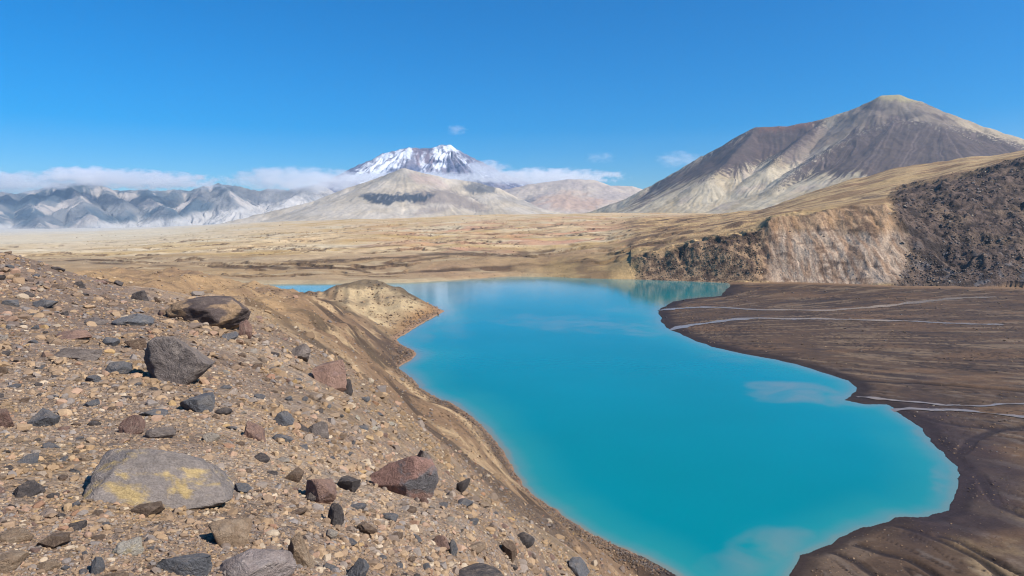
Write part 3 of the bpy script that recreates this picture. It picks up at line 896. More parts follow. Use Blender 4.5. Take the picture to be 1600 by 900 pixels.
def paint_mid(e):
    c = base_col(e, (222, 206, 184), (204, 186, 160), 220, 421)
    c = mix(c, alb(232, 212, 182), ss(.1, .6, fb2(e['x'] / 120, e['y'] / 120, 4, 422)) * .6)
    c = mix(c, alb(180, 164, 144), ss(.2, .8, e['st']) * .4)
    top = blob(e, [(560, 292), (628, 260), (680, 278), (640, 285), (600, 284)], 5, 4, 4)
    c = mix(c, alb(150, 140, 124), top * .5)
    pk = blob(e, [(640, 268), (690, 280), (700, 295), (650, 285)], 5, 4, 3)
    c = mix(c, alb(206, 176, 160), pk * .6)
    br = blob(e, [(640, 300), (700, 296), (745, 312), (770, 330), (700, 322), (650, 318)], 4, 4, 4)
    c = mix(c, alb(150, 134, 124), br * .8)
    br2 = blob(e, [(655, 322), (705, 324), (690, 334), (640, 336)], 4, 4, 4)
    c = mix(c, alb(160, 144, 134), br2 * .6)
    cf = blob(e, [(562, 304), (600, 302), (680, 303), (672, 311), (620, 317), (575, 318)], 2.5, 3, 5)
    c = mix(c, mix(np.broadcast_to(alb(64, 70, 80), c.shape), alb(140, 138, 138), ss(.2, .6, e['st'])), cf * .95)
    cf2 = blob(e, [(722, 288), (745, 286), (772, 292), (775, 303), (735, 301)], 3, 3, 5)
    c = mix(c, alb(98, 100, 104), cf2 * .8)
    dk = blob(e, [(770, 300), (840, 320), (845, 328), (780, 312)], 3, 2, 3)
    return mix(c, alb(130, 124, 120), dk * .5)


mountain('pale_mountain', 'pale ash-covered mountain in the middle with a band of grey cliffs',
         [([(330, 352, 4000), (420, 333, 4000), (490, 314, 4000), (545, 293, 4000), (600, 275, 4000), (630, 263, 4000), (660, 270, 4000), (700, 279, 4000), (740, 284, 3980), (775, 293, 3950), (815, 312, 3900), (850, 330, 3900)], .55, 900),
          ([(560, 304, 3660), (620, 302, 3600), (690, 298, 3600), (735, 308, 3600), (765, 324, 3560)], .9, 160),
          ([(630, 263, 4000), (610, 290, 3800), (600, 302, 3680)], .5, 500),
          ([(740, 285, 3980), (760, 297, 3850), (740, 320, 3640)], .5, 400)],
         (300, 960), (2500, 4400), 460, 300, 40, (50, 300, 2.0, 180), paint_mid, M_MOUNT, 5.0, 520, 14.0, .35)


def paint_hills(e):
    c = base_col(e, (222, 202, 180), (200, 182, 168), 260, 431)
    orr = blob(e, [(830, 320), (880, 300), (920, 306), (960, 318), (900, 332)], 8, 8, 4)
    c = mix(c, alb(218, 178, 148), orr * .7)
    cf = blob(e, [(820, 310), (835, 308), (838, 316), (824, 318)], 3, 3, 3)
    return mix(c, alb(120, 116, 116), cf * .7)


mountain('pale_hills', 'low pale pinkish hills between the middle mountain and the dark cone',
         [([(730, 318, 4800), (780, 298, 4800), (830, 288, 4800), (890, 280, 4800), (925, 281, 4800), (950, 290, 4800), (985, 291, 4800), (1010, 298, 4800), (1060, 312, 4800), (1150, 320, 4800)], .4, 1200),
          ([(890, 306, 4400), (930, 308, 4400), (960, 318, 4300)], .4, 500),
          ([(890, 280, 4800), (850, 310, 4400)], .4, 500)],
         (700, 1180), (3600, 5300), 300, 220, 40, (60, 300, 2.4, 200), paint_hills, M_MOUNT, 5.0, 540, 20.0, .5)


def paint_snow(e):
    c = base_col(e, (112, 116, 142), (148, 142, 156), 300, 441)
    sn = np.maximum.reduce([blob(e, [(672, 240), (690, 222), (712, 224), (716, 234), (700, 240), (690, 262), (676, 268), (684, 250)], 3, 6, 6),
                            blob(e, [(540, 280), (600, 240), (640, 228), (655, 230), (640, 245), (618, 258), (590, 285)], 4, 7, 9) * .9,
                            blob(e, [(712, 240), (735, 255), (760, 266), (780, 280), (745, 272), (722, 256)], 2.5, 5, 7) * .9,
                            blob(e, [(655, 250), (662, 240), (668, 262), (658, 275)], 2.5, 4, 6) * .7])
    sn = np.maximum(sn, ss(.5, .8, e['st'] + .5 * fb2(e['x'] / 200, e['y'] / 200, 4, 443)) * .6)
    red = blob(e, [(640, 234), (680, 232), (676, 256), (650, 258)], 4, 5, 5)
    c = mix(c, alb(170, 138, 134), red * .5)
    return mix(c, np.array([.72, .74, .79]), sn * ss(.9, .1, fb2(e['x'] / 160, e['y'] / 160, 5, 446) + .6 * e['st']) * .9)


mountain('snowy_volcano', 'distant snow-streaked volcano rising out of cloud in the middle',
         [([(500, 285, 9000), (535, 270, 9000), (565, 256, 9000), (600, 240, 9000), (635, 231, 9000), (665, 232, 9000), (690, 227, 9000), (700, 226, 9000), (715, 235, 9000), (740, 255, 9000), (775, 268, 9000), (830, 285, 9000)], .62, 2600),
          ([(665, 232, 9000), (672, 250, 8700), (680, 275, 8300)], .8, 900), ([(640, 232, 9000), (630, 255, 8650), (610, 280, 8300)], .8, 900), ([(703, 228, 9000), (718, 250, 8700), (730, 278, 8300)], .8, 900)],
         (440, 900), (7600, 9900), 340, 240, 150, (120, 700, 30, 300), paint_snow, M_FAR, 12.0, 560, 10.0)


def paint_range(e):
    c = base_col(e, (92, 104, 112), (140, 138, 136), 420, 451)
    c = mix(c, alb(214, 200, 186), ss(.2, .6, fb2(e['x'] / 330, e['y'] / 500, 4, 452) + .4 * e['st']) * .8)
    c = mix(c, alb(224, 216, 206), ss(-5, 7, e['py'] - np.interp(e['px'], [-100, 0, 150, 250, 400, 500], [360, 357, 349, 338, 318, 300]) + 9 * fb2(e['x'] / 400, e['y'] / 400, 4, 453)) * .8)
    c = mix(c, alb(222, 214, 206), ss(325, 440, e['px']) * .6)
    return c


_crest = [(-400, 300), (-250, 285), (-120, 300), (0, 296), (20, 298), (55, 298), (82, 287), (105, 286), (140, 289), (162, 291), (180, 299), (200, 297), (232, 297), (262, 299), (300, 301), (318, 290), (345, 286), (362, 293), (400, 299), (440, 296), (490, 290), (510, 297), (560, 315)]
_rg = [([(a_, b_, 7400) for a_, b_ in _crest], .62, 1500)]
for k_, (a_, b_, c_, e_, f_) in enumerate([(-250, 285, -330, 348, 6200), (-120, 300, -190, 350, 6200), (20, 298, -40, 352, 6100), (55, 299, 62, 352, 6050), (105, 286, 60, 325, 6700), (105, 286, 150, 348, 6150), (162, 291, 205, 345, 6500), (232, 297, 275, 340, 6300), (318, 290, 300, 325, 6700), (345, 286, 370, 322, 6600), (490, 290, 440, 318, 6800)]):
    _rg.append(([(a_, b_, 7400), ((a_ + c_) / 2 + 6 * (-1) ** k_, (b_ + e_) / 2 - 3, (7400 + f_) / 2), (c_, e_, f_)], .62, 900))
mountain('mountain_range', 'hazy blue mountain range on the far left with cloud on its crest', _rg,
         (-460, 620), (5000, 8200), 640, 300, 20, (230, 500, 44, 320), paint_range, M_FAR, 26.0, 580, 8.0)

# ------------------------------------------------------------------ haze
bpy.ops.mesh.primitive_cube_add(size=1)
hz = bpy.context.object
hz.name = 'haze'
hz.location = (0, 2590, 500)
hz.scale = (14000, 5220, 690)
hz.location.z = -5 + 345
hm = bpy.data.materials.new('haze_air')
hm.use_nodes = True
hm.node_tree.nodes.clear()
ho = hm.node_tree.nodes.new('ShaderNodeOutputMaterial')
hv = hm.node_tree.nodes.new('ShaderNodeVolumePrincipled')
hv.inputs['Color'].default_value = (0.50, 0.74, 1.0, 1)
hv.inputs['Density'].default_value = HAZE_DENSITY
hv.inputs['Anisotropy'].default_value = 0.45
hm.node_tree.links.new(hv.outputs[0], ho.inputs['Volume'])
hz.data.materials.append(hm)
tag(hz, 'thin blue haze in the air over the valley', None, None, 'stuff')

# ------------------------------------------------------------------ clouds


def cloud(label, px, py, D, wpx, hpx, deep_m, dens, seed, cover=0.5, nscale=2.2):
    x, y, z = at_d(px, py, D)
    m = D / F
    bpy.ops.mesh.primitive_ico_sphere_add(subdivisions=4, radius=1)
    o = bpy.context.object
    o.name = 'cloud'
    o.location = (x, y, z)
    o.rotation_euler = (0, 0, -math.atan2(x, y))
    o.scale = (wpx * m / 2, deep_m / 2, hpx * m / 2)
    mt = bpy.data.materials.new('cloud_vapour')
    mt.use_nodes = True
    t = mt.node_tree
    t.nodes.clear()
    q = NT.__new__(NT); q.m = mt; q.t = t
    out = t.nodes.new('ShaderNodeOutputMaterial')
    v = t.nodes.new('ShaderNodeVolumePrincipled')
    v.inputs['Color'].default_value = (.97, .97, .98, 1)
    v.inputs['Anisotropy'].default_value = 0.2
    tc = q.n('TexCoord').outputs['Object']
    ln = q.n('VectorMath', operation='LENGTH'); q.l(tc, ln.inputs[0])
    asp = wpx * m / (hpx * m)
    mp = q.mapping(tc, (asp * .5, 1.2, 1.0)); 
    off = q.n('VectorMath', operation='ADD'); q.l(mp, off.inputs[0]); off.inputs[1].default_value = (seed * 3.1, seed * 1.7, seed * .9)
    ns = q.noise(off.outputs[0], nscale, 5.0, .55)
    fall = q.math('SUBTRACT', 1.0, q.math('POWER', ln.outputs['Value'], 2.0))
    f = q.math('ADD', q.math('MULTIPLY', fall, .75), q.math('MULTIPLY', q.math('SUBTRACT', ns, .5), 2.2))
    f = q.rng(f, 1 - cover - .1, 1 - cover + .45, 0, 1, True)
    edgef = q.rng(ln.outputs['Value'], .75, 1.0, 1, 0, True)
    q.l(q.math('MULTIPLY', q.math('MULTIPLY', f, edgef), dens), v.inputs['Density'])
    t.links.new(v.outputs[0], out.inputs['Volume'])
    o.data.materials.append(mt)
    tag(o, label, 'cloud')
    return o


cloud('long white cloud bank lying on the crest of the left mountain range', 215, 281, 6900, 300, 36, 700, .012, 1, .62, 2.6)
cloud('puffy white cloud rising highest over the left mountain range', 130, 275, 7000, 120, 34, 500, .02, 11, .62, 2.0)
cloud('grey white cloud at the left edge over the mountain range', 5, 284, 6900, 190, 38, 700, .010, 2, .62, 2.2)
cloud('soft cloud bank between the left range and the snowy volcano', 470, 282, 7200, 250, 48, 1000, .0045, 3, .74, 2.0)
cloud('thin cloud sheet across the foot of the snowy volcano', 650, 279, 7400, 330, 24, 900, .006, 4, .76)
cloud('flat cloud band trailing right of the snowy volcano', 850, 277, 7400, 300, 34, 1000, .0055, 5, .70)
cloud('bright cloud cap on the right shoulder of the snowy volcano', 760, 263, 8000, 90, 30, 700, .006, 6, .62)
cloud('tiny pink wisp of cloud high above the snowy volcano', 714, 203, 9000, 44, 22, 500, .0016, 7, .55)
cloud('small faint cloud wisp alone in the sky left of the dark cone', 938, 246, 8000, 70, 22, 500, .0012, 8, .55)
cloud('small pinkish cloud touching the left slope of the dark cone', 1062, 249, 8000, 100, 34, 500, .0018, 9, .6)

# ------------------------------------------------------------------ stones


def ico(sub):
    bpy.ops.mesh.primitive_ico_sphere_add(subdivisions=sub, radius=1)
    o = bpy.context.object
    me = o.data
    V = np.empty(len(me.vertices) * 3); me.vertices.foreach_get('co', V)
    Fc = np.empty(len(me.polygons) * 3, np.int32); me.polygons.foreach_get('vertices', Fc)
    bpy.data.objects.remove(o); bpy.data.meshes.remove(me)
    return V.reshape(-1, 3), Fc.reshape(-1, 3)


ICO = {k: ico(k) for k in (1, 2, 4, 5)}


def stone_shape(sub, seed, cuts=11, rnd=0.0, rough=0.035):
    cuts = int(cuts * 1.6) if sub > 2 else cuts
    r = np.random.default_rng(seed)
    V, Fc = ICO[sub]
    V = V.copy()
    nrm = r.normal(size=(cuts, 3)); nrm /= np.linalg.norm(nrm, axis=1)[:, None]
    off = r.uniform(0.42, 0.84, cuts)
    for n_, o_ in zip(nrm, off):
        ex = np.maximum(V @ n_ - o_, 0)
        V -= (ex * (1 - rnd))[:, None] * n_
    if sub > 2:
        base = V / np.maximum(np.linalg.norm(V, axis=1)[:, None], .1)
        V += base * (rough * 1.5 * n3(V * 1.9 + seed, seed) + rough * 1.5 * n3(V * 4.7, seed + 1) + rough * .9 * n3(V * 11, seed + 2) + rough * .5 * n3(V * 23, seed + 3))[:, None]
    lo, hi = V.min(0), V.max(0)
    V = (V - (lo + hi) / 2) / ((hi - lo) / 2)
    return V, Fc


def hit(px, py, dmax=460.0):
    """where the line of sight through a pixel first meets the ground"""
    th, m = ray(px, py)
    th = np.atleast_1d(th); m = np.atleast_1d(m)
    fi = np.clip((th - TH[0]) / (TH[1] - TH[0]), 0, NT_ - 1.001)
    i = np.round(fi).astype(int)
    n = int(np.searchsorted(DD, dmax))
    out = np.full(th.shape, np.nan)
    for s in range(0, len(th), 4000):
        sl = slice(s, s + 4000)
        g = Z[:n, i[sl]] - (CAMZ + m[None, sl] * DD[:n, None])
        below = g > 0
        k = below.argmax(0)
        ok = below.any(0) & (k > 0)
        k = np.maximum(k, 1)
        cidx = np.arange(g.shape[1])
        g0, g1 = g[k - 1, cidx], g[k, cidx]
        f = np.clip(-g0 / np.where(g1 - g0 == 0, 1, g1 - g0), 0, 1)
        out[sl] = np.where(ok, DD[k - 1] + f * (DD[k] - DD[k - 1]), np.nan)
    return th, out


def stone_material(name, base, second, patch=1.4, lo=.48, hi=.62, dust=.4, third=None):
    gm = np.array([172, 148, 126.])
    base, second = [tuple(np.array(q) * .8 + gm * .12) for q in (base, second)]
    nt = NT(name, 0.88, 0.2)
    tc = nt.n('TexCoord').outputs['Object']
    inf = nt.n('ObjectInfo').outputs['Random']
    of = nt.n('VectorMath', operation='ADD'); nt.l(tc, of.inputs[0])
    sh = nt.math('MULTIPLY', inf, 37.0)
    cb = nt.n('CombineXYZ'); nt.l(sh, cb.inputs[0]); nt.l(sh, cb.inputs[1])
    nt.l(cb.outputs[0], of.inputs[1])
    vec = of.outputs[0]
    f = nt.rng(nt.noise(vec, patch, 5.0, .6, .4), lo, hi, 0, 1, True)
    c = nt.mixc(f, alb(*base), alb(*second))
    if third is not None:
        f3 = nt.rng(nt.noise(vec, patch * .8, 4.0, .55, .6), .54, .66, 0, 1, True)
        sep = nt.n('SeparateXYZ'); nt.l(vec, sep.inputs[0])
        c = nt.mixc(f3, c, alb(*third))
    geo = nt.n('NewGeometry'); sp = nt.n('SeparateXYZ'); nt.l(geo.outputs['Normal'], sp.inputs[0])
    du = nt.math('MULTIPLY', nt.rng(sp.outputs[2], .55, .95, 0, 1), nt.rng(nt.noise(vec, 3.0, 6.0), .45, .65, 0, dust))
    c = nt.mixc(du, c, alb(188, 164, 140))
    nt.l(grain(nt, c, vec, ((2.2, .16, 5.0), (9.0, .26, 7.0), (34.0, .34, 5.0))), nt.b.inputs['Base Color'])
    h = nt.math('ADD', nt.math('MULTIPLY', nt.noise(vec, 6.0, 8.0, .68), .10), nt.math('MULTIPLY', nt.noise(vec, 30.0, 5.0, .65), .06))
    h = nt.math('ADD', h, nt.math('MULTIPLY', nt.math('ABSOLUTE', nt.math('SUBTRACT', nt.noise(vec, 2.2, 7.0, .6, .8), .5)), .35))
    nt.l(nt.bump(h, .7, .4), nt.b.inputs['Normal'])
    return nt.m


SM = {
    'slate': stone_material('blue_grey_stone', (122, 124, 130), (146, 142, 140)),
    'dark': stone_material('dark_grey_stone', (92, 86, 86), (118, 108, 104)),
    'grey': stone_material('warm_grey_stone', (138, 126, 120), (164, 150, 140)),
    'brown': stone_material('brown_stone', (132, 108, 90), (160, 134, 110)),
    'tan': stone_material('tan_stone', (186, 156, 126), (206, 178, 148)),
    'pink': stone_material('pinkish_stone', (184, 146, 128), (164, 132, 122)),
    'red': stone_material('rusty_red_stone', (154, 118, 106), (170, 138, 122)),
    'pale': stone_material('pale_stone', (214, 200, 182), (196, 178, 160)),
    'white': stone_material('whitish_stone', (236, 224, 204), (226, 206, 164)),
    'yellow': stone_material('yellow_stained_grey_stone', (168, 156, 148), (226, 194, 132), 1.35, .50, .60, .15),
    'twotone': stone_material('two_tone_boulder', (104, 90, 86), (186, 152, 116), .9, .5, .58, .2),
    'redgrey': stone_material('red_and_grey_stone', (178, 136, 122), (134, 130, 132), .8, .46, .56, .1, (196, 168, 150)),
    'lilac': stone_material('lilac_grey_stone', (190, 172, 164), (204, 188, 180), dust=.1),
}
ROCKSPOTS = []


def rock(name, label, cat, px, pyb, wpx, hpx, mat, seed, cuts=11, rnd=0., yaw=0., tilt=0., deep=.85, sink=.4, group=None, sub=5, roll=0.):
    """px: middle, pyb: picture row of its foot; wpx, hpx: visible size"""
    th, d = hit([px], [pyb])
    d = float(d[0]) if not np.isnan(d[0]) else 5.0
    th = float(th[0])
    m = d * math.cos(th) / F
    w = wpx * m
    dip = -math.atan(float(ray(px, pyb)[1]))
    dep_ = min(w * deep, .9 * hpx * m / max(math.sin(dip), .05))
    hgt = max((hpx * m - .62 * dep_ * math.sin(dip)) / math.cos(dip), .34 * hpx * m)
    full_h = hgt * (1 + sink)
    V, Fc = stone_shape(sub, seed, cuts, rnd)
    me_o = mesh_np(name, V, Fc, SM[mat])
    for p in me_o.data.polygons: pass
    dc = d + dep_ * .40
    x, y = dc * math.sin(th), dc * math.cos(th)
    zf = CAMZ + float(ray(px, pyb)[1]) * d
    me_o.location = (x, y, zf + hgt * .5 - full_h * sink * .5)
    me_o.scale = (w / 2 * 1.03, dep_ / 2, full_h / 2)
    me_o.rotation_euler = (math.radians(tilt), math.radians(roll), -th + math.radians(yaw))
    tag(me_o, label, cat, group)
    ROCKSPOTS.append((px, pyb - hpx / 2, max(wpx, hpx) / 2))
    return me_o


hero = [
    # name, label, px, foot, w, h, material, seed, extra
    ('boulder', 'big rounded grey brown boulder with a black hollow under its lower edge', 280, 600, 104, 88, 'grey', 11, dict(cuts=10, rnd=.05, roll=12)),
    ('boulder', 'broad flat-topped boulder, dark above and tan below, by the slope edge', 328, 509, 124, 56, 'twotone', 12, dict(cuts=9, rnd=.2)),
    ('slab', 'slate grey slab with a black shaded end, left of the two-tone boulder', 209, 509, 62, 23, 'slate', 13, dict(cuts=12)),
    ('boulder', 'large flat boulder with yellow stains half buried in gravel', 256, 792, 226, 112, 'yellow', 14, dict(cuts=9, rnd=.15, deep=.75, roll=15, sink=.55)),
    ('boulder', 'long slanting boulder, red at the upper end and grey at the lower', 636, 776, 104, 84, 'redgrey', 15, dict(cuts=10, roll=32, deep=.6, sink=.3)),
    ('boulder', 'pale lilac grey boulder cut by the bottom edge of the picture', 404, 918, 124, 74, 'lilac', 16, dict(cuts=9, rnd=.1)),
    ('boulder', 'dark rounded boulder cut by the bottom edge near the lake', 736, 925, 108, 44, 'dark', 17, dict(cuts=7, rnd=.5)),
    ('rock', 'pinkish brown block with a small dark stone at its foot', 501, 787, 50, 48, 'pink', 18, dict(cuts=12, roll=14)),
    ('rock', 'tan angular rock just above the pale lilac boulder', 362, 855, 66, 54, 'tan', 19, dict(cuts=10)),
    ('rock', 'whitish stone with a yellow tint in the lower left gravel', 200, 868, 46, 30, 'white', 20, dict()),
    ('slab', 'blue grey slanting slab beside the pale lilac boulder', 292, 900, 84, 50, 'slate', 21, dict(roll=30, deep=.5)),
    ('rock', 'tall tan block right of the pale lilac boulder', 470, 885, 42, 62, 'tan', 22, dict(cuts=12)),
    ('rock', 'dark flat stone right of the pinkish brown block', 546, 768, 36, 25, 'dark', 23, dict()),
    ('rock', 'dark little stone at the foot of the pinkish brown block', 486, 783, 20, 14, 'dark', 24, dict(sub=4)),
    ('rock', 'pink topped grey stone alone above the slanting gravel', 396, 687, 38, 34, 'pink', 25, dict(cuts=9)),
    ('rock', 'grey upright stone heading a small cluster of grey stones', 445, 668, 30, 30, 'slate', 26, dict()),
    ('rock', 'dark low stone in the middle of the cluster of grey stones', 474, 674, 22, 15, 'dark', 27, dict(sub=4)),
    ('rock', 'lilac grey stone at the right end of the cluster of grey stones', 497, 682, 34, 28, 'grey', 28, dict()),
    ('rock', 'blue grey stone near the left edge of the picture', 70, 667, 44, 32, 'slate', 29, dict()),
    ('rock', 'reddish stone cut by the left edge of the picture', 2, 668, 34, 34, 'red', 30, dict()),
    ('rock', 'thin slate stone with a black underside above the brown stone pair', 240, 652, 42, 17, 'slate', 31, dict()),
    ('rock', 'reddish brown stone of the pair above the yellow stained boulder', 207, 678, 38, 32, 'red', 32, dict()),
    ('rock', 'grey stone of the pair above the yellow stained boulder', 252, 686, 44, 24, 'grey', 33, dict()),
    ('rock', 'dark pointed stone left of the yellow stained boulder', 47, 777, 42, 30, 'dark', 34, dict(cuts=13)),
    ('rock', 'brown wedge of stone below the yellow stained boulder', 229, 808, 54, 28, 'brown', 35, dict()),
    ('rock', 'dark low stone between the dark pointed stone and the whitish stone', 120, 829, 30, 16, 'dark', 36, dict(sub=4)),
    ('rock', 'dark upright oval stone below the pinkish brown block', 525, 822, 26, 40, 'dark', 37, dict(cuts=8, rnd=.4)),
    ('rock', 'olive grey stone right of the dark upright oval stone', 572, 836, 36, 24, 'brown', 38, dict()),
    ('rock', 'grey pointed stone standing at the bottom edge', 558, 912, 40, 44, 'slate', 39, dict(cuts=13)),
    ('rock', 'pale stone above the grey pointed stone at the bottom edge', 518, 845, 20, 20, 'pale', 40, dict(sub=4)),
    ('slab', 'pinkish slab leaning on the brow of the slope above the lake', 516, 604, 62, 54, 'pink', 41, dict(roll=34, deep=.5)),
    ('rock', 'grey stone just uphill of the leaning pinkish slab', 468, 560, 36, 26, 'grey', 42, dict()),
    ('rock', 'dark upright stone standing like a marker on the slope brow', 543, 616, 17, 26, 'dark', 43, dict(sub=4, cuts=13)),
    ('rock', 'pinkish flat stone left of the big rounded boulder', 116, 530, 48, 18, 'pink', 44, dict()),
    ('slab', 'long low slab with a dark lower edge left of the big rounded boulder', 117, 562, 74, 24, 'grey', 45, dict(deep=.6)),
    ('rock', 'grey angular stone below left of the big rounded boulder', 186, 584, 38, 24, 'slate', 46, dict()),
    ('rock', 'small grey stone halfway between the slate slab and the long low slab', 173, 541, 26, 17, 'slate', 47, dict(sub=4)),
    ('rock', 'dark brown stone touching the left side of the big rounded boulder', 212, 546, 32, 20, 'brown', 48, dict()),
    ('rock', 'dark grey stone standing on the skyline of the left mound', 219, 469, 24, 18, 'dark', 49, dict(sub=4)),
    ('rock', 'small brown stone on the skyline between mound and two-tone boulder', 248, 473, 18, 10, 'brown', 50, dict(sub=4)),
    ('rock', 'blue grey stone low on the left mound', 72, 482, 34, 17, 'slate', 51, dict(sub=4)),
    ('rock', 'grey stone low on the left mound near the picture edge', 17, 478, 22, 12, 'slate', 52, dict(sub=4)),
    ('rock', 'squat grey stone left of the slate grey slab', 151, 508, 32, 14, 'grey', 53, dict(sub=4)),
    ('rock', 'grey slanting stone under the big rounded boulder', 308, 644, 50, 40, 'slate', 54, dict(roll=20)),
    ('rock', 'dark grey stone high on the face of the left mound', 124, 450, 18, 12, 'dark', 55, dict(sub=4)),
    ('rock', 'upright reddish stone right of the two-tone boulder', 384, 528, 20, 32, 'red', 56, dict(cuts=12)),
    ('rock', 'dark little stone leaning on the end of the two-tone boulder', 373, 505, 14, 22, 'dark', 57, dict(sub=4)),
    ('rock', 'rounded grey stone downhill of the two-tone boulder', 360, 534, 24, 18, 'slate', 58, dict(sub=4)),
    ('rock', 'dark oval stone on the ochre brow above the lake', 721, 770, 18, 30, 'dark', 59, dict(sub=4, roll=20)),
    ('rock', 'grey stone just above the red and grey boulder', 660, 724, 26, 24, 'grey', 60, dict()),
    ('rock', 'dark grey rounded stone near the shore at the lower right of the slope', 819, 853, 34, 26, 'dark', 61, dict(cuts=8, rnd=.3)),
    ('rock', 'olive grey upright stone left of the dark rounded shore stone', 796, 875, 24, 32, 'brown', 62, dict()),
    ('rock', 'grey block at the bottom edge closest to the lake', 902, 902, 40, 36, 'slate', 63, dict()),
    ('rock', 'pinkish stone above the dark boulder at the bottom edge', 690, 858, 28, 26, 'pink', 64, dict(sub=4)),
    ('rock', 'upright grey stone above the dark boulder at the bottom edge', 706, 866, 20, 30, 'slate', 65, dict(sub=4)),
    ('rock', 'rounded tan stone right above the dark bottom boulder', 742, 868, 36, 22, 'tan', 66, dict(sub=4)),
    ('rock', 'tan block in the lower left corner', 14, 896, 58, 40, 'tan', 67, dict()),
    ('rock', 'rounded tan cobble above the block in the lower left corner', 28, 848, 44, 28, 'tan', 68, dict()),
    ('rock', 'rounded brown cobble beside the tan cobble in the lower left', 85, 858, 46, 28, 'brown', 69, dict()),
    ('rock', 'orange tan stone at the bottom edge in the lower left', 76, 894, 34, 22, 'tan', 70, dict(sub=4)),
    ('rock', 'blue grey stone standing below the whitish stone', 152, 898, 22, 32, 'slate', 71, dict(sub=4)),
    ('rock', 'tiny white stone at the top of the three white stones near the brow', 558, 656, 9, 9, 'white', 72, dict(sub=4)),
    ('rock', 'tiny white stone at the right of the three white stones near the brow', 612, 665, 11, 9, 'white', 73, dict(sub=4)),
    ('rock', 'tiny white stone at the bottom of the three white stones near the brow', 586, 673, 12, 9, 'white', 74, dict(sub=4)),
    ('rock', 'pale brown stone right of the reddish brown stone pair', 330, 690, 26, 18, 'pale', 75, dict(sub=4)),
    ('rock', 'grey flat stone right of the yellow stained boulder', 378, 770, 30, 18, 'slate', 76, dict(sub=4)),
    ('rock', 'brown stone pair member nearest the pinkish brown block', 460, 753, 30, 24, 'brown', 77, dict(sub=4)),
    ('rock', 'small orange stone at the lower end of the red and grey boulder', 663, 788, 14, 12, 'red', 78, dict(sub=4)),
    ('rock', 'pinkish block at the foot of the tall tan block', 440, 905, 30, 30, 'pink', 79, dict(sub=4)),
]
for nm, lab, px_, pb_, w_, h_, mt_, sd_, ex in hero:
    rock(nm, lab, 'boulder' if nm == 'boulder' else ('slab' if nm == 'slab' else 'rock'), px_, pb_, w_, h_, mt_, sd_, **ex)

# repeats: loose stones of six colours, copies of shared shapes
shapes = []
for k in range(14):
    V, Fc = stone_shape(4, 300 + k, 8 + k % 6, .1 * (k % 3), .035)
    shapes.append((V, Fc))
kinds = [('slate', 'small blue grey angular stone lying loose on the gravel slope', 'blue grey stones on the slope', 60),
         ('dark', 'small dark grey stone lying loose on the gravel slope', 'dark grey stones on the slope', 40),
         ('brown', 'small brown stone lying loose on the gravel slope', 'brown stones on the slope', 46),
         ('tan', 'small tan stone lying loose on the gravel slope', 'tan stones on the slope', 36),
         ('pink', 'small pinkish stone lying loose on the gravel slope', 'pinkish stones on the slope', 28),
         ('pale', 'small pale stone lying loose on the gravel slope', 'pale stones on the slope', 18)]
r2 = np.random.default_rng(99)


def brow_x(py):
    return np.interp(py, [380, 420, 460, 500, 560, 640, 700, 760, 820, 860, 900], [20, 110, 240, 430, 500, 600, 680, 735, 800, 850, 905])


protos = {}
for mt_, lab, grp, cnt in kinds:
    placed = 0
    while placed < cnt:
        py_ = r2.uniform(410, 905); px_ = r2.uniform(-30, 930)
        if px_ > brow_x(py_) - 5: continue
        size = 12 + 26 * r2.random() ** 2.2 * (0.55 + .45 * (py_ - 400) / 500)
        if any((px_ - a_) ** 2 + (py_ - b_) ** 2 < (c_ + size * .6) ** 2 for a_, b_, c_ in ROCKSPOTS): continue
        th, d = hit([px_], [py_])
        if np.isnan(d[0]) or d[0] > 40: continue
        ROCKSPOTS.append((px_, py_, size * .6))
        k = int(r2.integers(0, len(shapes)))
        key = (mt_, k)
        if key not in protos:
            o = mesh_np('loose_stone', shapes[k][0], shapes[k][1], SM[mt_])
            protos[key] = o
        else:
            o = protos[key].copy()
            COL.objects.link(o)
        m = float(d[0]) / F * math.cos(float(th[0]))
        w = size * m
        x, y = float(d[0]) * math.sin(float(th[0])), float(d[0]) * math.cos(float(th[0]))
        hh = w * r2.uniform(.4, .7)
        o.location = (x, y, float(ground_z(np.array([x]), np.array([y]))[0]) + hh * .10)
        o.scale = (w / 2 * r2.uniform(.85, 1.25), w / 2 * r2.uniform(.7, 1.1), hh / 2)
        o.rotation_euler = (r2.uniform(-.4, .4), r2.uniform(-.4, .4), r2.uniform(0, 6.28))
        tag(o, lab, 'stone', grp)
        placed += 1

# gravel: everything smaller, one object
nt = NT('gravel_stones', 0.9, 0.15)
tc = nt.n('TexCoord').outputs['Object']
a = nt.n('Attribute', attribute_name='Col').outputs['Color']
nt.l(grain(nt, a, tc, ((45.0, .18, 5.0), (180.0, .14, 4.0))), nt.b.inputs['Base Color'])
M_GRAVEL = nt.m
PAL = np.array([alb(*c_) for c_ in [(122, 124, 128), (142, 134, 128), (98, 90, 88), (128, 106, 86), (150, 122, 94), (176, 144, 108), (192, 160, 122), (180, 142, 118), (206, 186, 158), (226, 206, 176), (156, 108, 82), (186, 150, 92)]])
PW = np.array([.10, .10, .09, .16, .17, .12, .09, .07, .045, .02, .02, .015]); PW /= PW.sum()


SCAT_MAX = 430.0


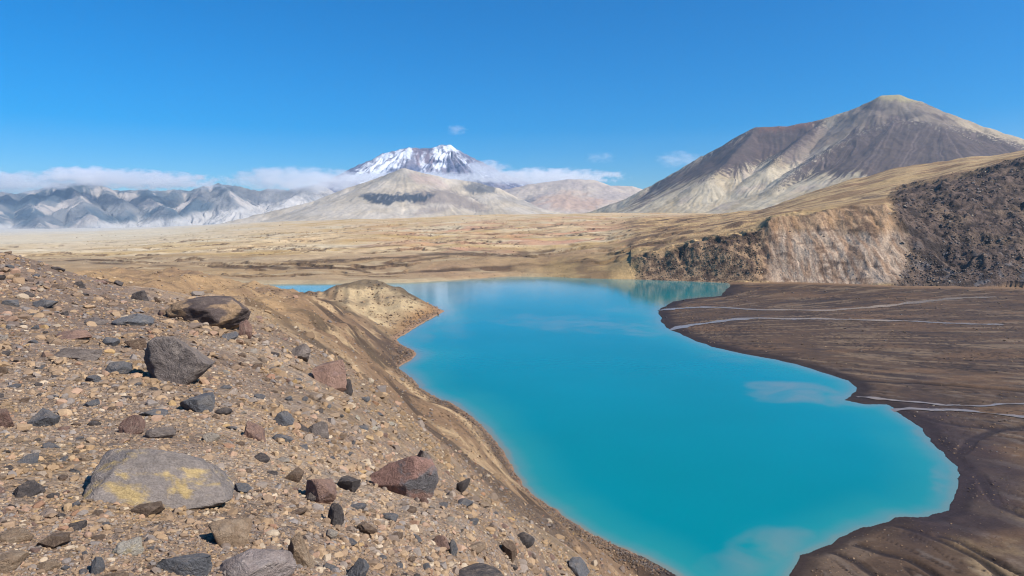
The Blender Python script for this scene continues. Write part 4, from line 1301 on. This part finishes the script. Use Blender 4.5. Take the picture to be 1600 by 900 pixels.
def scatter(name, label, px, py, size_px, sub, seed, palette_w, accept, flat=(.45, .85), dark=1.0, follow=.30):
    r = np.random.default_rng(seed)
    th, d = hit(px, py, SCAT_MAX)
    ok = ~np.isnan(d)
    th, d, s = th[ok], d[ok], size_px[ok]
    x, y = d * np.sin(th), d * np.cos(th)
    z = ground_z(x, y)
    ok = accept(x, y, z, d, r)
    x, y, z, d, s, th = x[ok], y[ok], z[ok], d[ok], s[ok], th[ok]
    s = s * (1 - .45 * ss(30, 80, d)) if name in ('gravel', 'stone_rubble') else s
    n = len(x)
    w = s * d / F * np.cos(th) / 2
    T = 24
    temps = [stone_shape(sub, seed * 10 + k, 6 if sub == 1 else 9)[0] for k in range(T)]
    if sub == 1:
        rr = np.random.default_rng(seed + 3)
        temps = [t_ * (1 + rr.uniform(-.28, .18, (len(t_), 1))) for t_ in temps]
    Fc = ICO[sub][1]
    nv = len(temps[0])
    tv = np.stack(temps)[r.integers(0, T, n)]
    sc = np.stack([w * r.uniform(.8, 1.35, n), w * r.uniform(.65, 1.1, n), w * r.uniform(*flat, n)], 1)
    v = tv * sc[:, None, :]
    # random tilt then yaw
    ti = r.uniform(-.5, .5, n); ya = r.uniform(0, 2 * math.pi, n)
    c1, s1_ = np.cos(ti)[:, None], np.sin(ti)[:, None]
    vy, vz = v[:, :, 1] * c1 - v[:, :, 2] * s1_, v[:, :, 1] * s1_ + v[:, :, 2] * c1
    c2, s2_ = np.cos(ya)[:, None], np.sin(ya)[:, None]
    vx, vy = v[:, :, 0] * c2 - vy * s2_, v[:, :, 0] * s2_ + vy * c2
    V = np.stack([vx + x[:, None], vy + y[:, None], vz + (z + w * .15)[:, None]], 2).reshape(-1, 3)
    FF = (Fc[None] + (np.arange(n) * nv)[:, None, None]).reshape(-1, 3)
    ci = r.choice(len(PAL), n, p=palette_w)
    col = (PAL[ci] * .84 + alb(182, 158, 134) * .16) * 1.06 * r.uniform(.86, 1.16, n)[:, None] * dark
    gi = np.clip(np.round((np.arctan2(x, y) - TH[0]) / (TH[1] - TH[0])).astype(int), 0, NT_ - 1)
    gj = np.clip(np.searchsorted(LD, np.log(np.hypot(x, y))), 0, ND - 1)
    col = col * (1 - follow) + C[gj, gi] * follow
    o = mesh_np(name, V, FF, M_GRAVEL, np.repeat(col, nv, 0), False)
    tag(o, label, None, None, 'stuff')
    return n


def acc_rubble(x, y, z, d, r):
    s_ = poly_sd(x, y, LAKE)
    return (s_ > .5) & (r.random(len(x)) < np.clip(.6 + 1.1 * n2(x / 2.2, y / 2.2, 77), .08, 1) * np.where(d < 30, 1, np.where(d < 150, .3, .1))) & (d < 300) & ~((x > 5) & (d > 95))


def acc_hill(x, y, z, d, r):
    s_ = poly_sd(x, y, LAKE)
    p = np.where(d < 30, 1.0, np.where(d < 150, .6, .2)) * np.clip(.7 + .9 * n2(x / 1.7, y / 1.7, 78), .2, 1)
    return (s_ > .5) & (r.random(len(x)) < p) & (d < 300) & ~((x > 5) & (d > 95))


rg = np.random.default_rng(5)
N = 90000
ppx = rg.uniform(-260, 1150, N); ppy = 385 + (1010 - 385) * rg.random(N) ** .9
scatter('gravel', 'loose brown and grey gravel covering the near slope', ppx, ppy, 2.6 + 5.0 * rg.random(N) ** 3, 1, 6, PW, acc_hill)
N = 17000
ppx = rg.uniform(-260, 1100, N); ppy = 388 + (1010 - 388) * rg.random(N) ** .9
scatter('stone_rubble', 'fist-sized stones strewn through the gravel of the near slope', ppx, ppy, 6.0 + 13 * rg.random(N) ** 2.4, 2, 8, PW, acc_rubble)


def acc_shore(x, y, z, d, r):
    s_ = poly_sd(x, y, LAKE) / d
    return (s_ > .002) & (s_ < .07) & (d > 60) & (r.random(len(x)) < np.exp(-s_ * 30))


N = 16000
tt = rg.random(N)
shp = np.array([(1043, 891), (968, 855), (895, 816), (829, 770), (786, 703), (751, 663), (683, 622), (650, 600), (640, 560), (690, 488)])
ii = tt * (len(shp) - 1)
sx = np.interp(ii, np.arange(len(shp)), shp[:, 0]) - np.abs(rg.normal(0, 26, N)) + 2
sy = np.interp(ii, np.arange(len(shp)), shp[:, 1]) + rg.normal(0, 6, N)
PW2 = np.array([.03, .05, .40, .34, .12, .02, .01, .01, .01, 0, .01, 0]); PW2 /= PW2.sum()
scatter('shore_rubble', 'dark wet rubble along the near shore of the lake', sx, sy, 1.8 + 3.6 * rg.random(N) ** 2.5, 1, 9, PW2, acc_shore, dark=.85)


# broken rock on the lava slope and the brown cliff, tussocks and stones on the plain
def scat_far(name, label, boxpx, n, smin, smax, sub, seed, pw, dmin, dmax, dark, gate, flat=(.5, 1.0)):
    r = np.random.default_rng(seed)
    px_ = r.uniform(boxpx[0], boxpx[2], n); py_ = r.uniform(boxpx[1], boxpx[3], n)
    global SCAT_MAX
    SCAT_MAX = dmax
    scatter(name, label, px_, py_, smin + (smax - smin) * r.random(n) ** 2.5, sub, seed, pw, lambda x, y, z, d, q: (d > dmin) & gate(x, y, z, d, q), flat, dark)


def lava_at(x, y):
    th = np.arctan2(x, y); d = np.log(np.hypot(x, y))
    i = np.clip(np.round((th - TH[0]) / (TH[1] - TH[0])).astype(int), 0, NT_ - 1)
    j = np.clip(np.searchsorted(LD, d), 0, ND - 1)
    return lava[j, i], is_far[j, i], lD[j, i] - KD[0][i], cl[j, i], is_mud[j, i]


PW3 = np.array([.10, .14, .42, .22, .06, .02, 0, .01, .02, .01, 0, 0]); PW3 /= PW3.sum()
PW4 = np.array([.02, .05, .22, .30, .24, .10, .04, .02, .01, 0, 0, 0]); PW4 /= PW4.sum()
scat_far('lava_rubble', 'broken dark blocks covering the lava slope', (1385, 240, 1700, 452), 9000, 1.2, 4.4, 1, 31, PW3, 330, 1000, 1.1,
         lambda x, y, z, d, q: (lava_at(x, y)[0] > .35) & (q.random(len(x)) < np.clip(.35 + 1.3 * n2(x / 22, y / 22, 81), .03, 1)))
scat_far('cliff_rubble', 'brown blocks and clods on the eroded bank above the lake and mudflat', (985, 350, 1400, 447), 6000, 1.2, 3.2, 1, 32, PW4, 380, 560, .95,
         lambda x, y, z, d, q: (lava_at(x, y)[3] > .3) & (q.random(len(x)) < np.where(np.arctan2(x, y) > .352, .02, .8)))
scat_far('grass_tussocks', 'low tufts and stones dotted over the plain behind the lake', (120, 335, 1400, 434), 7000, 1.2, 2.8, 1, 33, PW4, 400, 1700, .9,
         lambda x, y, z, d, q: lava_at(x, y)[1] & (lava_at(x, y)[3] < .2) & (lava_at(x, y)[0] < .3) & (q.random(len(x)) < np.clip(.2 + 1.1 * n2(x / 60, y / 40, 82), 0, 1)), (.3, .6))
scat_far('mud_stones', 'small stones lying on the brown mudflat', (1030, 448, 1700, 960), 12000, 1.1, 4.2, 1, 34, PW4, 62, 460, .95,
         lambda x, y, z, d, q: lava_at(x, y)[4] & (q.random(len(x)) < np.clip(.25 + 1.1 * n2(x / 14, y / 14, 83), 0, 1)) & (poly_sd(x, y, LAKE) > .8), (.3, .6))
PW5 = np.array([.03, .06, .26, .36, .16, .07, .02, .02, .01, 0, .01, 0]); PW5 /= PW5.sum()
scat_far('bank_clods', 'brown clods and stones on the eroded bank between the gravel slope and the lake', (330, 440, 1060, 900), 26000, 1.5, 5.4, 1, 35, PW5, 24, 380, .78,
         lambda x, y, z, d, q: ~lava_at(x, y)[4] & ~lava_at(x, y)[1] & (poly_sd(x, y, LAKE) > .5) & (q.random(len(x)) < np.clip(.35 + 1.3 * fb2((x + y * .25) / 10, (y - x * .4) / 22, 4, 84), .05, 1)), (.4, .9))
